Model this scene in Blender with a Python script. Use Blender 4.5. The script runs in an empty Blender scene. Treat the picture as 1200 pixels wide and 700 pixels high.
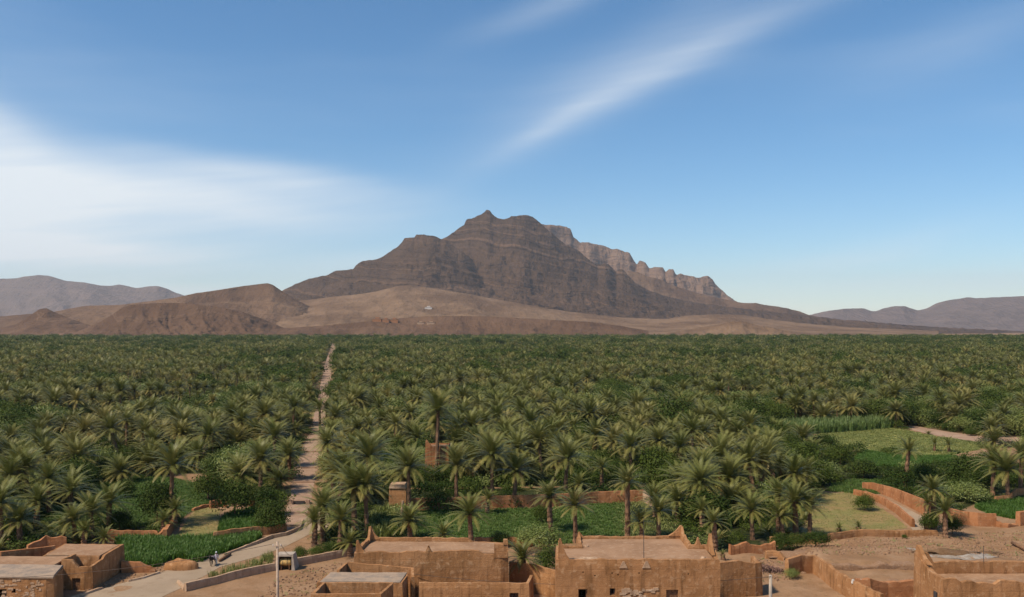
import bpy, math, random
import numpy as np
from mathutils import Vector, Matrix, noise as mnoise

# ------------------------------------------------------------------ camera, sky, sun, exposure
random.seed(7)
RS = np.random.RandomState(7)
S = bpy.context.scene
C = S.collection
F, CX, HY, EYE = 1040.0, 600.0, 385.0, 30.0      # focal length (px), centre column, horizon row, eye height (m)
SUN_EL, SUN_AZ = math.radians(52), math.radians(238)   # azimuth clockwise from +Y: the sun stands behind the camera to the left
SUN_E, SUN_ANGLE, SKY_E, EXPOSURE = 4.0, 5.0, 0.106, 0.38

cam_d = bpy.data.cameras.new('camera')
cam_d.sensor_width = 36.0
cam_d.lens = 36.0 * F / 1200.0
cam_d.shift_y = (HY - 350.0) / 1200.0
cam_d.clip_start, cam_d.clip_end = 0.5, 60000.0
cam = bpy.data.objects.new('camera', cam_d)
cam.location = (0, 0, EYE)
cam.rotation_euler = (math.radians(90), 0, 0)
C.objects.link(cam)
S.camera = cam
S.view_settings.view_transform = 'Standard'
S.view_settings.look = 'None'
S.view_settings.exposure = EXPOSURE
S.view_settings.gamma = 1.0
S.cycles.max_bounces = 5
S.cycles.diffuse_bounces = 2
S.cycles.transmission_bounces = 2
S.cycles.transparent_max_bounces = 4
S.cycles.volume_bounces = 0
S.cycles.use_denoising = True

sun_d = bpy.data.lights.new('sun', 'SUN')
sun_d.energy = SUN_E
sun_d.angle = math.radians(SUN_ANGLE)
sun_d.color = (1.0, 0.88, 0.70)
sun = bpy.data.objects.new('sun', sun_d)
sdir = Vector((math.sin(SUN_AZ) * math.cos(SUN_EL), math.cos(SUN_AZ) * math.cos(SUN_EL), math.sin(SUN_EL)))
sun.rotation_euler = sdir.to_track_quat('Z', 'Y').to_euler()
sun.location = (0, 0, 200)
C.objects.link(sun)


class NT:
    """small node-tree helper"""
    def __init__(s, tree):
        s.t, s.n, s.l = tree, tree.nodes, tree.links

    def node(s, typ, **kw):
        n = s.n.new(typ)
        for k, v in kw.items():
            if k.startswith('i_'):
                key = k[2:]
                n.inputs[int(key) if key.isdigit() else key].default_value = v
            else:
                setattr(n, k, v)
        return n

    def put(s, sock, v):
        if isinstance(v, bpy.types.NodeSocket):
            s.l.new(v, sock)
        else:
            sock.default_value = v

    def m(s, op, a, b=0.0, c=0.0, clamp=False):
        n = s.n.new('ShaderNodeMath')
        n.operation, n.use_clamp = op, clamp
        s.put(n.inputs[0], a); s.put(n.inputs[1], b); s.put(n.inputs[2], c)
        return n.outputs[0]

    def ramp(s, v, a, b):
        n = s.n.new('ShaderNodeMapRange')
        n.interpolation_type = 'SMOOTHSTEP'
        s.put(n.inputs[0], v); n.inputs[1].default_value = a; n.inputs[2].default_value = b
        return n.outputs[0]

    def mix(s, f, a, b, blend='MIX'):
        n = s.n.new('ShaderNodeMix')
        n.data_type, n.blend_type = 'RGBA', blend
        s.put(n.inputs[0], f)
        for sock, v in ((n.inputs[6], a), (n.inputs[7], b)):
            s.put(sock, v if isinstance(v, bpy.types.NodeSocket) else (v[0], v[1], v[2], 1.0))
        return n.outputs[2]

    def noise(s, vec, scale, detail=4.0, rough=0.55, dist=0.0):
        n = s.n.new('ShaderNodeTexNoise')
        s.put(n.inputs['Vector'], vec)
        n.inputs['Scale'].default_value = scale
        n.inputs['Detail'].default_value = detail
        n.inputs['Roughness'].default_value = rough
        n.inputs['Distortion'].default_value = dist
        return n.outputs[0]

    def scale(s, vec, x, y, z):
        n = s.n.new('ShaderNodeVectorMath')
        n.operation = 'MULTIPLY'
        s.put(n.inputs[0], vec); n.inputs[1].default_value = (x, y, z)
        return n.outputs[0]

    def sep(s, vec):
        n = s.n.new('ShaderNodeSeparateXYZ')
        s.put(n.inputs[0], vec)
        return n.outputs

    def comb(s, x, y, z=0.0):
        n = s.n.new('ShaderNodeCombineXYZ')
        s.put(n.inputs[0], x); s.put(n.inputs[1], y); s.put(n.inputs[2], z)
        return n.outputs[0]


def make_world():
    w = bpy.data.worlds.new('World')
    S.world = w
    w.use_nodes = True
    t = NT(w.node_tree)
    t.n.clear()
    sky = t.node('ShaderNodeTexSky', sky_type='NISHITA', sun_disc=False, sun_elevation=SUN_EL, sun_rotation=SUN_AZ,
                 altitude=900.0, air_density=1.0, dust_density=0.35, ozone_density=3.0)
    geo = t.node('ShaderNodeTexCoord').outputs['Generated']
    x, y, z = t.sep(geo)
    az = t.m('ARCTAN2', x, y)                       # 0 straight ahead, clockwise positive
    el = t.m('ARCSINE', z)
    hsv = t.node('ShaderNodeHueSaturation', i_Hue=0.495, i_Saturation=SKY_SAT, i_Value=1.0)
    t.l.new(sky.outputs[0], hsv.inputs['Color'])
    # thin cirrus drawn out by the wind: soft bands described by azimuth and elevation
    warp = t.noise(t.comb(t.m('MULTIPLY', az, 2.2), t.m('MULTIPLY', el, 7.0)), 1.3, 3.0, 0.5)
    warp = t.m('MULTIPLY', t.m('SUBTRACT', warp, 0.5), 0.09)
    fine = t.noise(t.comb(t.m('MULTIPLY', az, 1.6), t.m('MULTIPLY', t.m('SUBTRACT', el, t.m('MULTIPLY', az, 0.12)), 22.0)), 3.0, 6.0, 0.55)
    elw = t.m('ADD', el, warp)

    def blob(a0, e0, ra, re, slope=0.0, pw=1.0, curve=0.0, wf=1.0):
        da = t.m('SUBTRACT', az, a0)
        e = t.m('SUBTRACT', t.m('SUBTRACT', t.m('ADD', el, t.m('MULTIPLY', warp, wf)), e0), t.m('MULTIPLY', da, slope))
        if curve:
            e = t.m('SUBTRACT', e, t.m('MULTIPLY', t.m('MULTIPLY', da, da), curve))
        q = t.m('ADD', t.m('POWER', t.m('ABSOLUTE', t.m('DIVIDE', da, ra)), 2.0),
                t.m('POWER', t.m('ABSOLUTE', t.m('DIVIDE', e, re)), 2.0))
        return t.m('MULTIPLY', t.m('EXPONENT', t.m('MULTIPLY', q, -1.0)), pw)

    bl = [blob(*b) for b in CLOUDS]
    tot = bl[0]
    for b in bl[1:]:
        tot = t.m('ADD', tot, b)
    # the same thin streaks everywhere else in the sky
    gen = t.ramp(t.noise(t.comb(t.m('MULTIPLY', az, 1.2), t.m('MULTIPLY', el, 6.0), 3.7), 1.1, 4.0, 0.5), 0.50, 0.85)
    tot = t.m('ADD', tot, t.m('MULTIPLY', gen, 0.16))
    veil = t.m('EXPONENT', t.m('MULTIPLY', t.m('POWER', t.m('ABSOLUTE', t.m('DIVIDE', el, D2(3.2))), 2.0), -1.0))
    tot = t.m('ADD', tot, t.m('MULTIPLY', veil, 0.30))
    tot = t.m('MULTIPLY', tot, t.m('ADD', 0.55, t.m('MULTIPLY', fine, 0.88)))
    tot = t.m('MINIMUM', tot, 0.93)
    col = t.mix(tot, hsv.outputs[0], CLOUD_COL)
    bg = t.node('ShaderNodeBackground', i_Strength=SKY_E)
    t.l.new(col, bg.inputs[0])
    out = t.node('ShaderNodeOutputWorld')
    t.l.new(bg.outputs[0], out.inputs[0])


D2 = math.radians
SKY_SAT = 1.2
CLOUD_COL = (6.5, 6.9, 7.2)
CLOUDS = [  # azimuth, elevation, half-width, half-height, slope, weight, curve, share of the wind warp
    (D2(-31), D2(7.0), D2(8), D2(3.4), -0.25, 0.85, 0.0, 0.5),
    (D2(-20), D2(7.6), D2(11), D2(1.7), -0.05, 0.70, 0.0, 0.5),
    (D2(-15), D2(9.3), D2(8), D2(0.8), -0.10, 0.35, 0.0, 0.5),
    (D2(-26), D2(4.6), D2(11), D2(0.9), 0.0, 0.50, 0.0, 0.5),
    (D2(-31), D2(11.5), D2(4), D2(1.6), -0.5, 0.35, 0.0, 0.5),
    (D2(-9), D2(4.0), D2(6), D2(0.7), 0.03, 0.25, 0.0, 0.5),
    (D2(-18), D2(2.4), D2(6), D2(0.35), 0.0, 0.35, 0.0, 0.3),
    (D2(9.8), D2(16.1), D2(9.5), D2(1.0), 0.41, 0.25, -0.35, 0.12),
    (D2(7.0), D2(16.0), D2(9), D2(2.0), 0.45, 0.20, -0.2, 0.3),
    (D2(2.5), D2(12.9), D2(2.6), D2(0.6), 0.47, 0.15, 0.0, 0.1),
    (D2(2.5), D2(20.0), D2(5), D2(0.9), 0.35, 0.16, 0.0, 0.5),
    (D2(27), D2(16.5), D2(7), D2(1.4), 0.20, 0.10, 0.0, 1.0),
    (D2(21), D2(4.4), D2(6), D2(0.9), 0.20, 0.18, 0.0, 0.6),
    (D2(27), D2(2.8), D2(9), D2(0.7), 0.02, 0.18, 0.0, 0.6),
]
make_world()

# ------------------------------------------------------------------ helpers
def g(px, py, z=0.0):
    """the point of height z seen in column px, row py of the photograph"""
    Y = (EYE - z) * F / (py - HY)
    return ((px - CX) / F * Y, Y)


def gz(px, py, Y):
    """height of the point at depth Y seen in row py"""
    return EYE - (py - HY) / F * Y


def tag(o, label=None, cat=None, group=None, kind=None):
    for k, v in (('label', label), ('category', cat), ('group', group), ('kind', kind)):
        if v:
            o[k] = v
    return o


def empty(name, loc, label=None, cat=None, group=None, rz=0.0):
    o = bpy.data.objects.new(name, None)
    o.empty_display_size = 0.5
    o.location = loc
    o.rotation_euler = (0, 0, rz)
    C.objects.link(o)
    return tag(o, label, cat, group)


def link(name, me, parent=None, loc=(0, 0, 0), rz=0.0, sc=1.0):
    o = bpy.data.objects.new(name, me)
    o.location = loc
    o.rotation_euler = (0, 0, rz)
    o.scale = (sc, sc, sc) if not isinstance(sc, tuple) else sc
    C.objects.link(o)
    if parent is not None:
        o.parent = parent
    return o


def np_mesh(name, V, faces, mat=None, smooth=False):
    """mesh from an (n,3) array and an (m,k) integer array"""
    V = np.asarray(V, np.float32); faces = np.asarray(faces, np.int32)
    me = bpy.data.meshes.new(name)
    k = faces.shape[1]
    me.vertices.add(len(V)); me.vertices.foreach_set('co', V.ravel())
    me.loops.add(faces.size); me.loops.foreach_set('vertex_index', faces.ravel())
    me.polygons.add(len(faces)); me.polygons.foreach_set('loop_start', np.arange(0, faces.size, k, dtype=np.int32))
    me.update(calc_edges=True)
    if smooth:
        me.polygons.foreach_set('use_smooth', np.ones(len(faces), bool))
    if mat:
        me.materials.append(mat)
    return me


def grid_faces(nu, nv):
    a = np.arange(nu * nv).reshape(nv, nu)
    return np.stack([a[:-1, :-1], a[:-1, 1:], a[1:, 1:], a[1:, :-1]], -1).reshape(-1, 4)


class MB:
    """collects shapes in world coordinates; build() makes ONE mesh object of them"""
    def __init__(s):
        s.v, s.f, s.t = [], [], []

    def add(s, v, f, tint=None):
        n = len(s.v)
        s.v += [tuple(p) for p in v]
        s.f += [tuple(i + n for i in q) for q in f]
        s.t += list(tint) if tint is not None else [0.0] * len(v)
        return s

    def hexa(s, lo, hi):
        """lo, hi: four corners each, counter-clockwise from above"""
        return s.add(list(lo) + list(hi), [(3, 2, 1, 0), (4, 5, 6, 7), (0, 1, 5, 4), (1, 2, 6, 5), (2, 3, 7, 6), (3, 0, 4, 7)])

    def box(s, x0, x1, y0, y1, z0, z1, tx=0.0, ty=0.0):
        return s.hexa([(x0, y0, z0), (x1, y0, z0), (x1, y1, z0), (x0, y1, z0)],
                      [(x0 + tx, y0 + ty, z1), (x1 - tx, y0 + ty, z1), (x1 - tx, y1 - ty, z1), (x0 + tx, y1 - ty, z1)])

    def tube(s, pts, rad, n=8, cap=True):
        pts = [Vector(p) for p in pts]
        if not hasattr(rad, '__len__'):
            rad = [rad] * len(pts)
        V, Fc = [], []
        for i, p in enumerate(pts):
            d = (pts[min(i + 1, len(pts) - 1)] - pts[max(i - 1, 0)]).normalized()
            a = d.orthogonal().normalized() if abs(d.z) < 0.98 else Vector((1, 0, 0))
            a = (a - d * a.dot(d)).normalized()
            b = d.cross(a)
            for k in range(n):
                t = 2 * math.pi * k / n
                V.append(p + (a * math.cos(t) + b * math.sin(t)) * rad[i])
        for i in range(len(pts) - 1):
            for k in range(n):
                Fc.append((i * n + k, i * n + (k + 1) % n, (i + 1) * n + (k + 1) % n, (i + 1) * n + k))
        if cap:
            Fc.append(tuple(range(n - 1, -1, -1)))
            Fc.append(tuple(range((len(pts) - 1) * n, len(pts) * n)))
        return s.add(V, Fc)

    def lump(s, c, r, n=10, m=6, seed=0.0, rough=0.25):
        """uneven heap sitting on the ground: c base centre, r (rx, ry, rz)"""
        V = []
        for j in range(m + 1):
            e = math.pi / 2 * j / m
            for k in range(n):
                a = 2 * math.pi * k / n
                d = Vector((math.cos(a) * math.cos(e), math.sin(a) * math.cos(e), math.sin(e)))
                q = 1 + rough * mnoise.noise(d * 2.1 + Vector((seed, seed * 1.7, 0)))* 1.6
                V.append((c[0] + d.x * r[0] * q, c[1] + d.y * r[1] * q, c[2] - 0.15 + d.z * r[2] * q))
        Fc = [(j * n + k, j * n + (k + 1) % n, (j + 1) * n + (k + 1) % n, (j + 1) * n + k) for j in range(m) for k in range(n)]
        return s.add(V, Fc)

    def mesh(s, name, mat, origin=(0, 0, 0), smooth=False):
        me = bpy.data.meshes.new(name)
        o = Vector(origin)
        me.from_pydata([tuple(Vector(p) - o) for p in s.v], [], s.f)
        if any(s.t):
            at = me.attributes.new('tint', 'FLOAT', 'POINT')
            at.data.foreach_set('value', np.array(s.t, np.float32))
        if smooth:
            me.polygons.foreach_set('use_smooth', [True] * len(me.polygons))
        for m_ in (mat if isinstance(mat, (list, tuple)) else [mat]):
            me.materials.append(m_)
        me.update()
        return me

    def build(s, name, mat, parent=None, origin=None, smooth=False):
        """origin: world point that becomes the object's own origin (the parent's location for a part)"""
        if parent is not None and origin is None:
            origin = parent.location
        origin = origin or (0, 0, 0)
        o = link(name, s.mesh(name, mat, origin, smooth), parent)
        if parent is None:
            o.location = origin
        return o


# vectorised value noise
_TAB = np.random.RandomState(3).rand(256, 256)


def vn(x, y):
    x = np.asarray(x, float); y = np.asarray(y, float)
    xi, yi = np.floor(x).astype(int), np.floor(y).astype(int)
    fx, fy = x - xi, y - yi
    fx, fy = fx * fx * (3 - 2 * fx), fy * fy * (3 - 2 * fy)
    T = lambda a, b: _TAB[a & 255, b & 255]
    return (T(xi, yi) * (1 - fx) * (1 - fy) + T(xi + 1, yi) * fx * (1 - fy) + T(xi, yi + 1) * (1 - fx) * fy + T(xi + 1, yi + 1) * fx * fy) * 2 - 1


def fbm(x, y, o=4):
    r, a, f = 0, 0.5, 1.0
    for k in range(o):
        r = r + a * vn(x * f + 17.3 * k, y * f + 9.1 * k)
        a *= 0.5; f *= 2.03
    return r


def ridged(x, y, o=4):
    r, a, f = 0, 0.5, 1.0
    for k in range(o):
        r = r + a * (1 - np.abs(vn(x * f + 5.3 * k, y * f + 3.7 * k)) * 2)
        a *= 0.5; f *= 2.1
    return r


def inpoly(x, y, P):
    x = np.asarray(x, float); y = np.asarray(y, float)
    r = np.zeros(x.shape, bool)
    n = len(P)
    for i in range(n):
        x0, y0 = P[i]; x1, y1 = P[(i + 1) % n]
        c = ((y0 > y) != (y1 > y)) & (x < (x1 - x0) * (y - y0) / ((y1 - y0) or 1e-9) + x0)
        r ^= c
    return r


def segdist(x, y, P):
    d = np.full(np.shape(x), 1e9)
    for (x0, y0), (x1, y1) in zip(P[:-1], P[1:]):
        dx, dy = x1 - x0, y1 - y0
        t = np.clip(((x - x0) * dx + (y - y0) * dy) / (dx * dx + dy * dy), 0, 1)
        d = np.minimum(d, np.hypot(x - x0 - t * dx, y - y0 - t * dy))
    return d


def gpoly(pts):
    return [g(*p) for p in pts]


# ------------------------------------------------------------------ materials
def principled(t, col, rough=0.9, normal=None, spec=0.2):
    b = t.node('ShaderNodeBsdfPrincipled')
    t.put(b.inputs['Base Color'], col if isinstance(col, bpy.types.NodeSocket) else (*col, 1.0))
    t.put(b.inputs['Roughness'], rough)
    b.inputs['Specular IOR Level'].default_value = spec
    if normal is not None:
        t.l.new(normal, b.inputs['Normal'])
    return b


def new_mat(name):
    m = bpy.data.materials.new(name)
    m.use_nodes = True
    t = NT(m.node_tree)
    t.n.clear()
    return m, t


def finish(t, shader, disp=None):
    o = t.node('ShaderNodeOutputMaterial')
    t.l.new(shader, o.inputs[0])


def bump(t, h, dist, strength=1.0):
    b = t.node('ShaderNodeBump')
    b.inputs['Strength'].default_value = strength
    b.inputs['Distance'].default_value = dist
    t.l.new(h, b.inputs['Height'])
    return b.outputs[0]


def pos(t):
    return t.node('ShaderNodeNewGeometry').outputs['Position']


def objco(t):
    return t.node('ShaderNodeTexCoord').outputs['Object']


def mat_plain(name, col, rough=0.8, var=0.25, sc=3.0, spec=0.2):
    m, t = new_mat(name)
    p = objco(t)
    n = t.noise(p, sc, 5)
    c = t.mix(t.ramp(n, 0.3, 0.7), tuple(k * (1 - var) for k in col), tuple(k * (1 + var) for k in col))
    finish(t, principled(t, c, rough, bump(t, n, 0.01, 0.5), spec).outputs[0])
    return m


def mat_soil(name, c1, c2, c3, sc=0.25, bumpd=0.08, speck=(0.45, 0.36, 0.28)):
    m, t = new_mat(name)
    p = pos(t)
    a = t.noise(p, sc, 6, 0.6)
    b = t.noise(p, sc * 5, 6, 0.65)
    d = t.noise(p, 5.0, 4, 0.7)
    c = t.mix(t.ramp(a, 0.35, 0.65), c1, c2)
    c = t.mix(t.m('MULTIPLY', t.ramp(b, 0.5, 0.72), 0.8), c, c3)
    c = t.mix(t.m('MULTIPLY', t.ramp(d, 0.62, 0.75), 0.6), c, speck)
    c = t.mix(t.m('MULTIPLY', t.ramp(d, 0.42, 0.28), 0.5), c, tuple(k * 0.5 for k in c1))
    finish(t, principled(t, c, 0.95, bump(t, t.m('ADD', b, t.m('MULTIPLY', d, 0.5)), bumpd), 0.1).outputs[0])
    return m


def mat_mud(name, c1, c2, top=(0.42, 0.27, 0.17), course=0.85):
    """rammed earth: lifts of about 0.85 m with thin joints, rain stains, straw and pebbles"""
    m, t = new_mat(name)
    p = pos(t)
    x, y, z = t.sep(p)
    big = t.noise(p, 0.35, 4, 0.6)
    med = t.noise(p, 1.6, 5, 0.65)
    fine = t.noise(p, 9.0, 3, 0.7)
    streak = t.noise(t.scale(p, 2.2, 2.2, 0.25), 1.0, 4, 0.6)
    zz = t.m('ADD', t.m('DIVIDE', z, course), t.m('MULTIPLY', t.m('SUBTRACT', med, 0.5), 0.28))
    fr = t.m('FRACT', zz)
    joint = t.m('MAXIMUM', t.ramp(fr, 0.10, 0.0), t.ramp(fr, 0.93, 1.0))
    c = t.mix(t.ramp(big, 0.32, 0.68), c1, c2)
    c = t.mix(t.m('MULTIPLY', t.ramp(streak, 0.48, 0.70), 0.75), c, tuple(k * 0.58 for k in c1))
    c = t.mix(t.m('MULTIPLY', t.ramp(med, 0.52, 0.70), 0.75), c, top)
    c = t.mix(t.m('MULTIPLY', joint, 0.10), c, tuple(k * 0.6 for k in c1))
    c = t.mix(t.m('MULTIPLY', t.ramp(fine, 0.60, 0.72), 0.45), c, top)
    c = t.mix(t.m('MULTIPLY', t.ramp(fine, 0.40, 0.28), 0.45), c, tuple(k * 0.5 for k in c1))
    h = t.m('SUBTRACT', t.m('ADD', med, t.m('MULTIPLY', fine, 0.6)), t.m('MULTIPLY', joint, 0.10))
    finish(t, principled(t, c, 0.95, bump(t, h, 0.07), 0.1).outputs[0])
    return m


def mat_leaf(name, ca, cb, dry, trans=0.25, rough=0.55, patch=None, spec=0.4):
    """leaf colour varies from plant to plant; the 'tint' attribute fades a leaf to its dry colour"""
    m, t = new_mat(name)
    oi = t.node('ShaderNodeObjectInfo')
    at = t.node('ShaderNodeAttribute', attribute_name='tint')
    n = t.noise(pos(t), 0.9, 3)
    c = t.mix(oi.outputs['Random'], ca, cb)
    c = t.mix(t.m('MULTIPLY', t.ramp(n, 0.35, 0.75), 0.5), c, tuple((a + b) * 0.62 for a, b in zip(ca, cb)))
    if patch:
        pn = t.noise(t.scale(pos(t), 1, 1, 0), 0.012, 4, 0.65)
        c = t.mix(t.m('MULTIPLY', t.ramp(pn, 0.50, 0.70), 0.55), c, patch)
        c = t.mix(t.m('MULTIPLY', t.ramp(oi.outputs['Random'], 0.88, 0.96), 0.22), c, dry)
    c = t.mix(at.outputs['Fac'], c, dry)
    b = principled(t, c, rough, None, spec)
    tr = t.node('ShaderNodeBsdfTranslucent')
    t.l.new(c, tr.inputs[0])
    mx = t.node('ShaderNodeMixShader')
    mx.inputs[0].default_value = trans
    t.l.new(b.outputs[0], mx.inputs[1]); t.l.new(tr.outputs[0], mx.inputs[2])
    finish(t, mx.outputs[0])
    return m


def mat_rock(name, dark, mid, light, period=38.0, tilt=(0.05, 0.03), band=0.8, fleck=0.012, bd=38.0):
    """bedded rock: colour by bed, darker on the scree, grain and gullies as relief"""
    m, t = new_mat(name)
    p = pos(t)
    x, y, z = t.sep(p)
    wob = t.noise(p, 0.0016, 4, 0.55)
    h = t.m('ADD', z, t.m('ADD', t.m('MULTIPLY', x, tilt[0]), t.m('MULTIPLY', y, tilt[1])))
    h = t.m('ADD', h, t.m('MULTIPLY', wob, 260.0))
    bed = t.noise(t.comb(0.0, 0.0, t.m('DIVIDE', h, period)), 1.0, 3, 0.7)
    big = t.noise(p, 0.0035, 5, 0.6)
    med = t.noise(p, fleck, 6, 0.65)
    st = t.noise(t.scale(p, 1.0, 0.25, 0.35), 0.02, 5, 0.6)
    c = t.mix(t.ramp(big, 0.35, 0.66), dark, mid)
    c = t.mix(t.m('MULTIPLY', t.ramp(bed, 0.54, 0.62), band), c, light)
    c = t.mix(t.m('MULTIPLY', t.ramp(bed, 0.46, 0.36), band * 0.85), c, tuple(k * 0.42 for k in dark))
    c = t.mix(t.m('MULTIPLY', t.ramp(st, 0.52, 0.72), 0.5), c, tuple(k * 0.7 for k in mid))
    c = t.mix(t.m('MULTIPLY', t.ramp(med, 0.55, 0.75), 0.4), c, light)
    hh = t.m('ADD', t.m('MULTIPLY', bed, 1.0), t.m('ADD', med, st))
    finish(t, principled(t, c, 0.95, bump(t, hh, bd), 0.05).outputs[0])
    return m


M = {}
M['mud'] = mat_mud('mud wall', (0.285, 0.136, 0.056), (0.40, 0.200, 0.090), (0.48, 0.280, 0.150))
M['mud_red'] = mat_mud('red mud wall', (0.315, 0.130, 0.054), (0.41, 0.182, 0.082), (0.48, 0.27, 0.145))
M['mud_pale'] = mat_mud('pale mud render', (0.40, 0.25, 0.155), (0.46, 0.31, 0.20), (0.54, 0.40, 0.29))
M['roof'] = mat_soil('trodden mud roof', (0.265, 0.152, 0.086), (0.345, 0.205, 0.120), (0.40, 0.265, 0.17), 0.35, 0.04)
M['roof_grey'] = mat_soil('grey mud roof', (0.36, 0.26, 0.185), (0.24, 0.19, 0.15), (0.42, 0.31, 0.22), 0.7, 0.04)
M['lime'] = mat_plain('whitewash lime', (0.62, 0.56, 0.50), 0.9, 0.15, 4.0)
M['concrete'] = mat_plain('pale concrete', (0.38, 0.31, 0.245), 0.85, 0.15, 2.0)
M['wood'] = mat_plain('weathered wood', (0.17, 0.085, 0.045), 0.8, 0.35, 6.0)
M['pole'] = mat_plain('grey pole wood', (0.42, 0.31, 0.23), 0.85, 0.2, 3.0)
M['dark'] = mat_plain('dark iron and painted shade', (0.05, 0.045, 0.045), 0.6, 0.2, 8.0)  # iron parts, and the painted shade of the wall recess and culvert
M['cable'] = mat_plain('cable sheath', (0.09, 0.065, 0.05), 0.7, 0.1, 3.0)
M['meadow'] = mat_soil('meadow turf', (0.22, 0.23, 0.062), (0.28, 0.255, 0.085), (0.31, 0.225, 0.10), 0.10, 0.05, (0.28, 0.25, 0.10))
M['road'] = mat_soil('pale packed road', (0.30, 0.22, 0.148), (0.35, 0.26, 0.18), (0.25, 0.175, 0.115), 0.12, 0.02, (0.5, 0.42, 0.34))
M['track'] = mat_soil('pink earth track', (0.30, 0.19, 0.128), (0.37, 0.25, 0.175), (0.22, 0.135, 0.09), 0.2, 0.05, (0.5, 0.4, 0.32))
M['straw_field'] = mat_soil('stubble soil', (0.27, 0.185, 0.078), (0.19, 0.175, 0.058), (0.31, 0.20, 0.10), 0.15, 0.06, (0.36, 0.27, 0.13))
M['crop_soil'] = mat_soil('crop soil', (0.07, 0.10, 0.03), (0.09, 0.12, 0.035), (0.15, 0.13, 0.06), 0.15, 0.06, (0.12, 0.12, 0.05))
M['ash'] = mat_soil('grey lime ash', (0.36, 0.31, 0.26), (0.25, 0.19, 0.14), (0.44, 0.40, 0.36), 1.1, 0.06, (0.50, 0.47, 0.44))
M['dung'] = mat_soil('dark dung', (0.15, 0.085, 0.045), (0.20, 0.12, 0.065), (0.26, 0.16, 0.09), 1.2, 0.12, (0.25, 0.18, 0.1))
M['rubble'] = mat_soil('rubble earth', (0.30, 0.175, 0.10), (0.25, 0.145, 0.085), (0.38, 0.26, 0.18), 0.8, 0.15)
M['palm'] = mat_leaf('palm leaf', (0.088, 0.110, 0.021), (0.210, 0.200, 0.054), (0.44, 0.31, 0.11), 0.20, 0.45, (0.165, 0.140, 0.052), 0.25)
M['leaf'] = mat_leaf('orchard leaf', (0.024, 0.050, 0.008), (0.074, 0.102, 0.016), (0.15, 0.14, 0.04), 0.25, 0.62, None, 0.10)
M['grass'] = mat_leaf('crop leaf', (0.048, 0.125, 0.010), (0.070, 0.150, 0.014), (0.30, 0.25, 0.10), 0.3, 0.55)
M['reed'] = mat_leaf('reed leaf', (0.11, 0.18, 0.040), (0.15, 0.22, 0.055), (0.30, 0.26, 0.12), 0.3, 0.5)
M['lime_leaf'] = mat_leaf('pale green leaf', (0.13, 0.170, 0.032), (0.20, 0.230, 0.055), (0.30, 0.27, 0.10), 0.3, 0.5)
M['bark'] = mat_plain('palm bark', (0.19, 0.105, 0.06), 0.95, 0.4, 5.0)
M['twig'] = mat_plain('brush twigs', (0.20, 0.115, 0.09), 0.95, 0.4, 5.0)
M['A'] = mat_rock('bedded rock painted in cloud shadow', (0.074, 0.045, 0.028), (0.100, 0.061, 0.038), (0.175, 0.104, 0.064), 30.0, tilt=(0.17, 0.02), band=0.95)  # kept dark: the cloud shadow over the mountain is put into the colour
M['B'] = mat_rock('cliff rock painted sunlit', (0.17, 0.106, 0.074), (0.235, 0.150, 0.105), (0.31, 0.205, 0.145), 60.0)  # paler than the front mountain: sunlight on the back rim painted in
M['Cf'] = mat_rock('alluvial fan painted sunlit', (0.130, 0.078, 0.046), (0.215, 0.136, 0.082), (0.26, 0.168, 0.104), 30.0, band=0.25, bd=14.0)  # lighter than the mountain: its patch of sunlight is put into the colour
M['D'] = mat_rock('brown hill earth', (0.105, 0.060, 0.036), (0.165, 0.100, 0.060), (0.225, 0.142, 0.086), 40.0, band=0.4, bd=18.0)
M['E'] = mat_rock('red brown hill earth', (0.094, 0.052, 0.030), (0.145, 0.084, 0.050), (0.205, 0.125, 0.077), 26.0, band=0.3, bd=16.0)
M['G'] = mat_rock('far mountain rock', (0.15, 0.11, 0.095), (0.19, 0.135, 0.115), (0.22, 0.16, 0.135), 50.0, band=0.4)

# ------------------------------------------------------------------ ground
def sm(v, a, b):
    t = np.clip((np.asarray(v, float) - a) / (b - a), 0, 1)
    return t * t * (3 - 2 * t)


def H(x, y):
    """height of the ground"""
    x = np.asarray(x, float); y = np.asarray(y, float)
    m = sm(x, 22, 27) * sm(y, 131, 124) * sm(y, 84, 90)
    z = m * (0.50 * fbm(x / 7, y / 7) + 0.28 * fbm(x / 1.7 + 9, y / 1.7) + 0.10)
    # the yard to the right of the small plot lies a step higher than the plot
    z = z + 0.75 * sm(x, 37.5, 38.3) * sm(y, 108.6, 109.8) * sm(y, 124, 116) * sm(x, 66, 58)
    z = z + 0.30 * sm(x, 38, 39) * sm(y, 104.0, 104.6) * sm(y, 124, 116) * sm(x, 66, 58)
    m2 = sm(x, -20, -26) * sm(y, 111, 108)
    z = z + m2 * 0.10 * fbm(x / 2.5, y / 2.5)
    return z


def h(x, y):
    return float(H(x, y))


TRACK = [g(*p) for p in ((338, 628), (345, 607), (351.5, 588), (359, 551), (367, 520), (374.5, 503), (376, 488), (379, 468), (382.5, 444), (384.5, 428), (387, 418), (390, 408), (392, 402))]
TRACK.append((-300, 2200))
ROAD = gpoly([(20, 726), (85, 700), (185, 672), (237, 657), (300, 637), (319, 629.5), (335, 627), (351, 620), (356, 608), (366, 600), (385, 601), (388, 616), (362, 627),
              (332, 642), (300, 653), (258, 665), (214, 689), (196, 697), (160, 716), (120, 730)])
P_CROP_L = gpoly([(138, 633), (170, 632), (205, 634), (232, 633), (300, 627), (304, 630), (296, 637), (240, 655), (232, 660), (222, 655), (198, 656), (186, 664), (160, 666), (139, 655)])
P_PLOT = gpoly([(206, 634), (214, 617), (226, 600), (240, 594), (257, 597), (257, 612), (254, 632)])
P_CROP_L2 = gpoly([(257, 624), (258, 613), (266, 602), (300, 596), (330, 604), (334, 622), (300, 622)])
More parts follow.
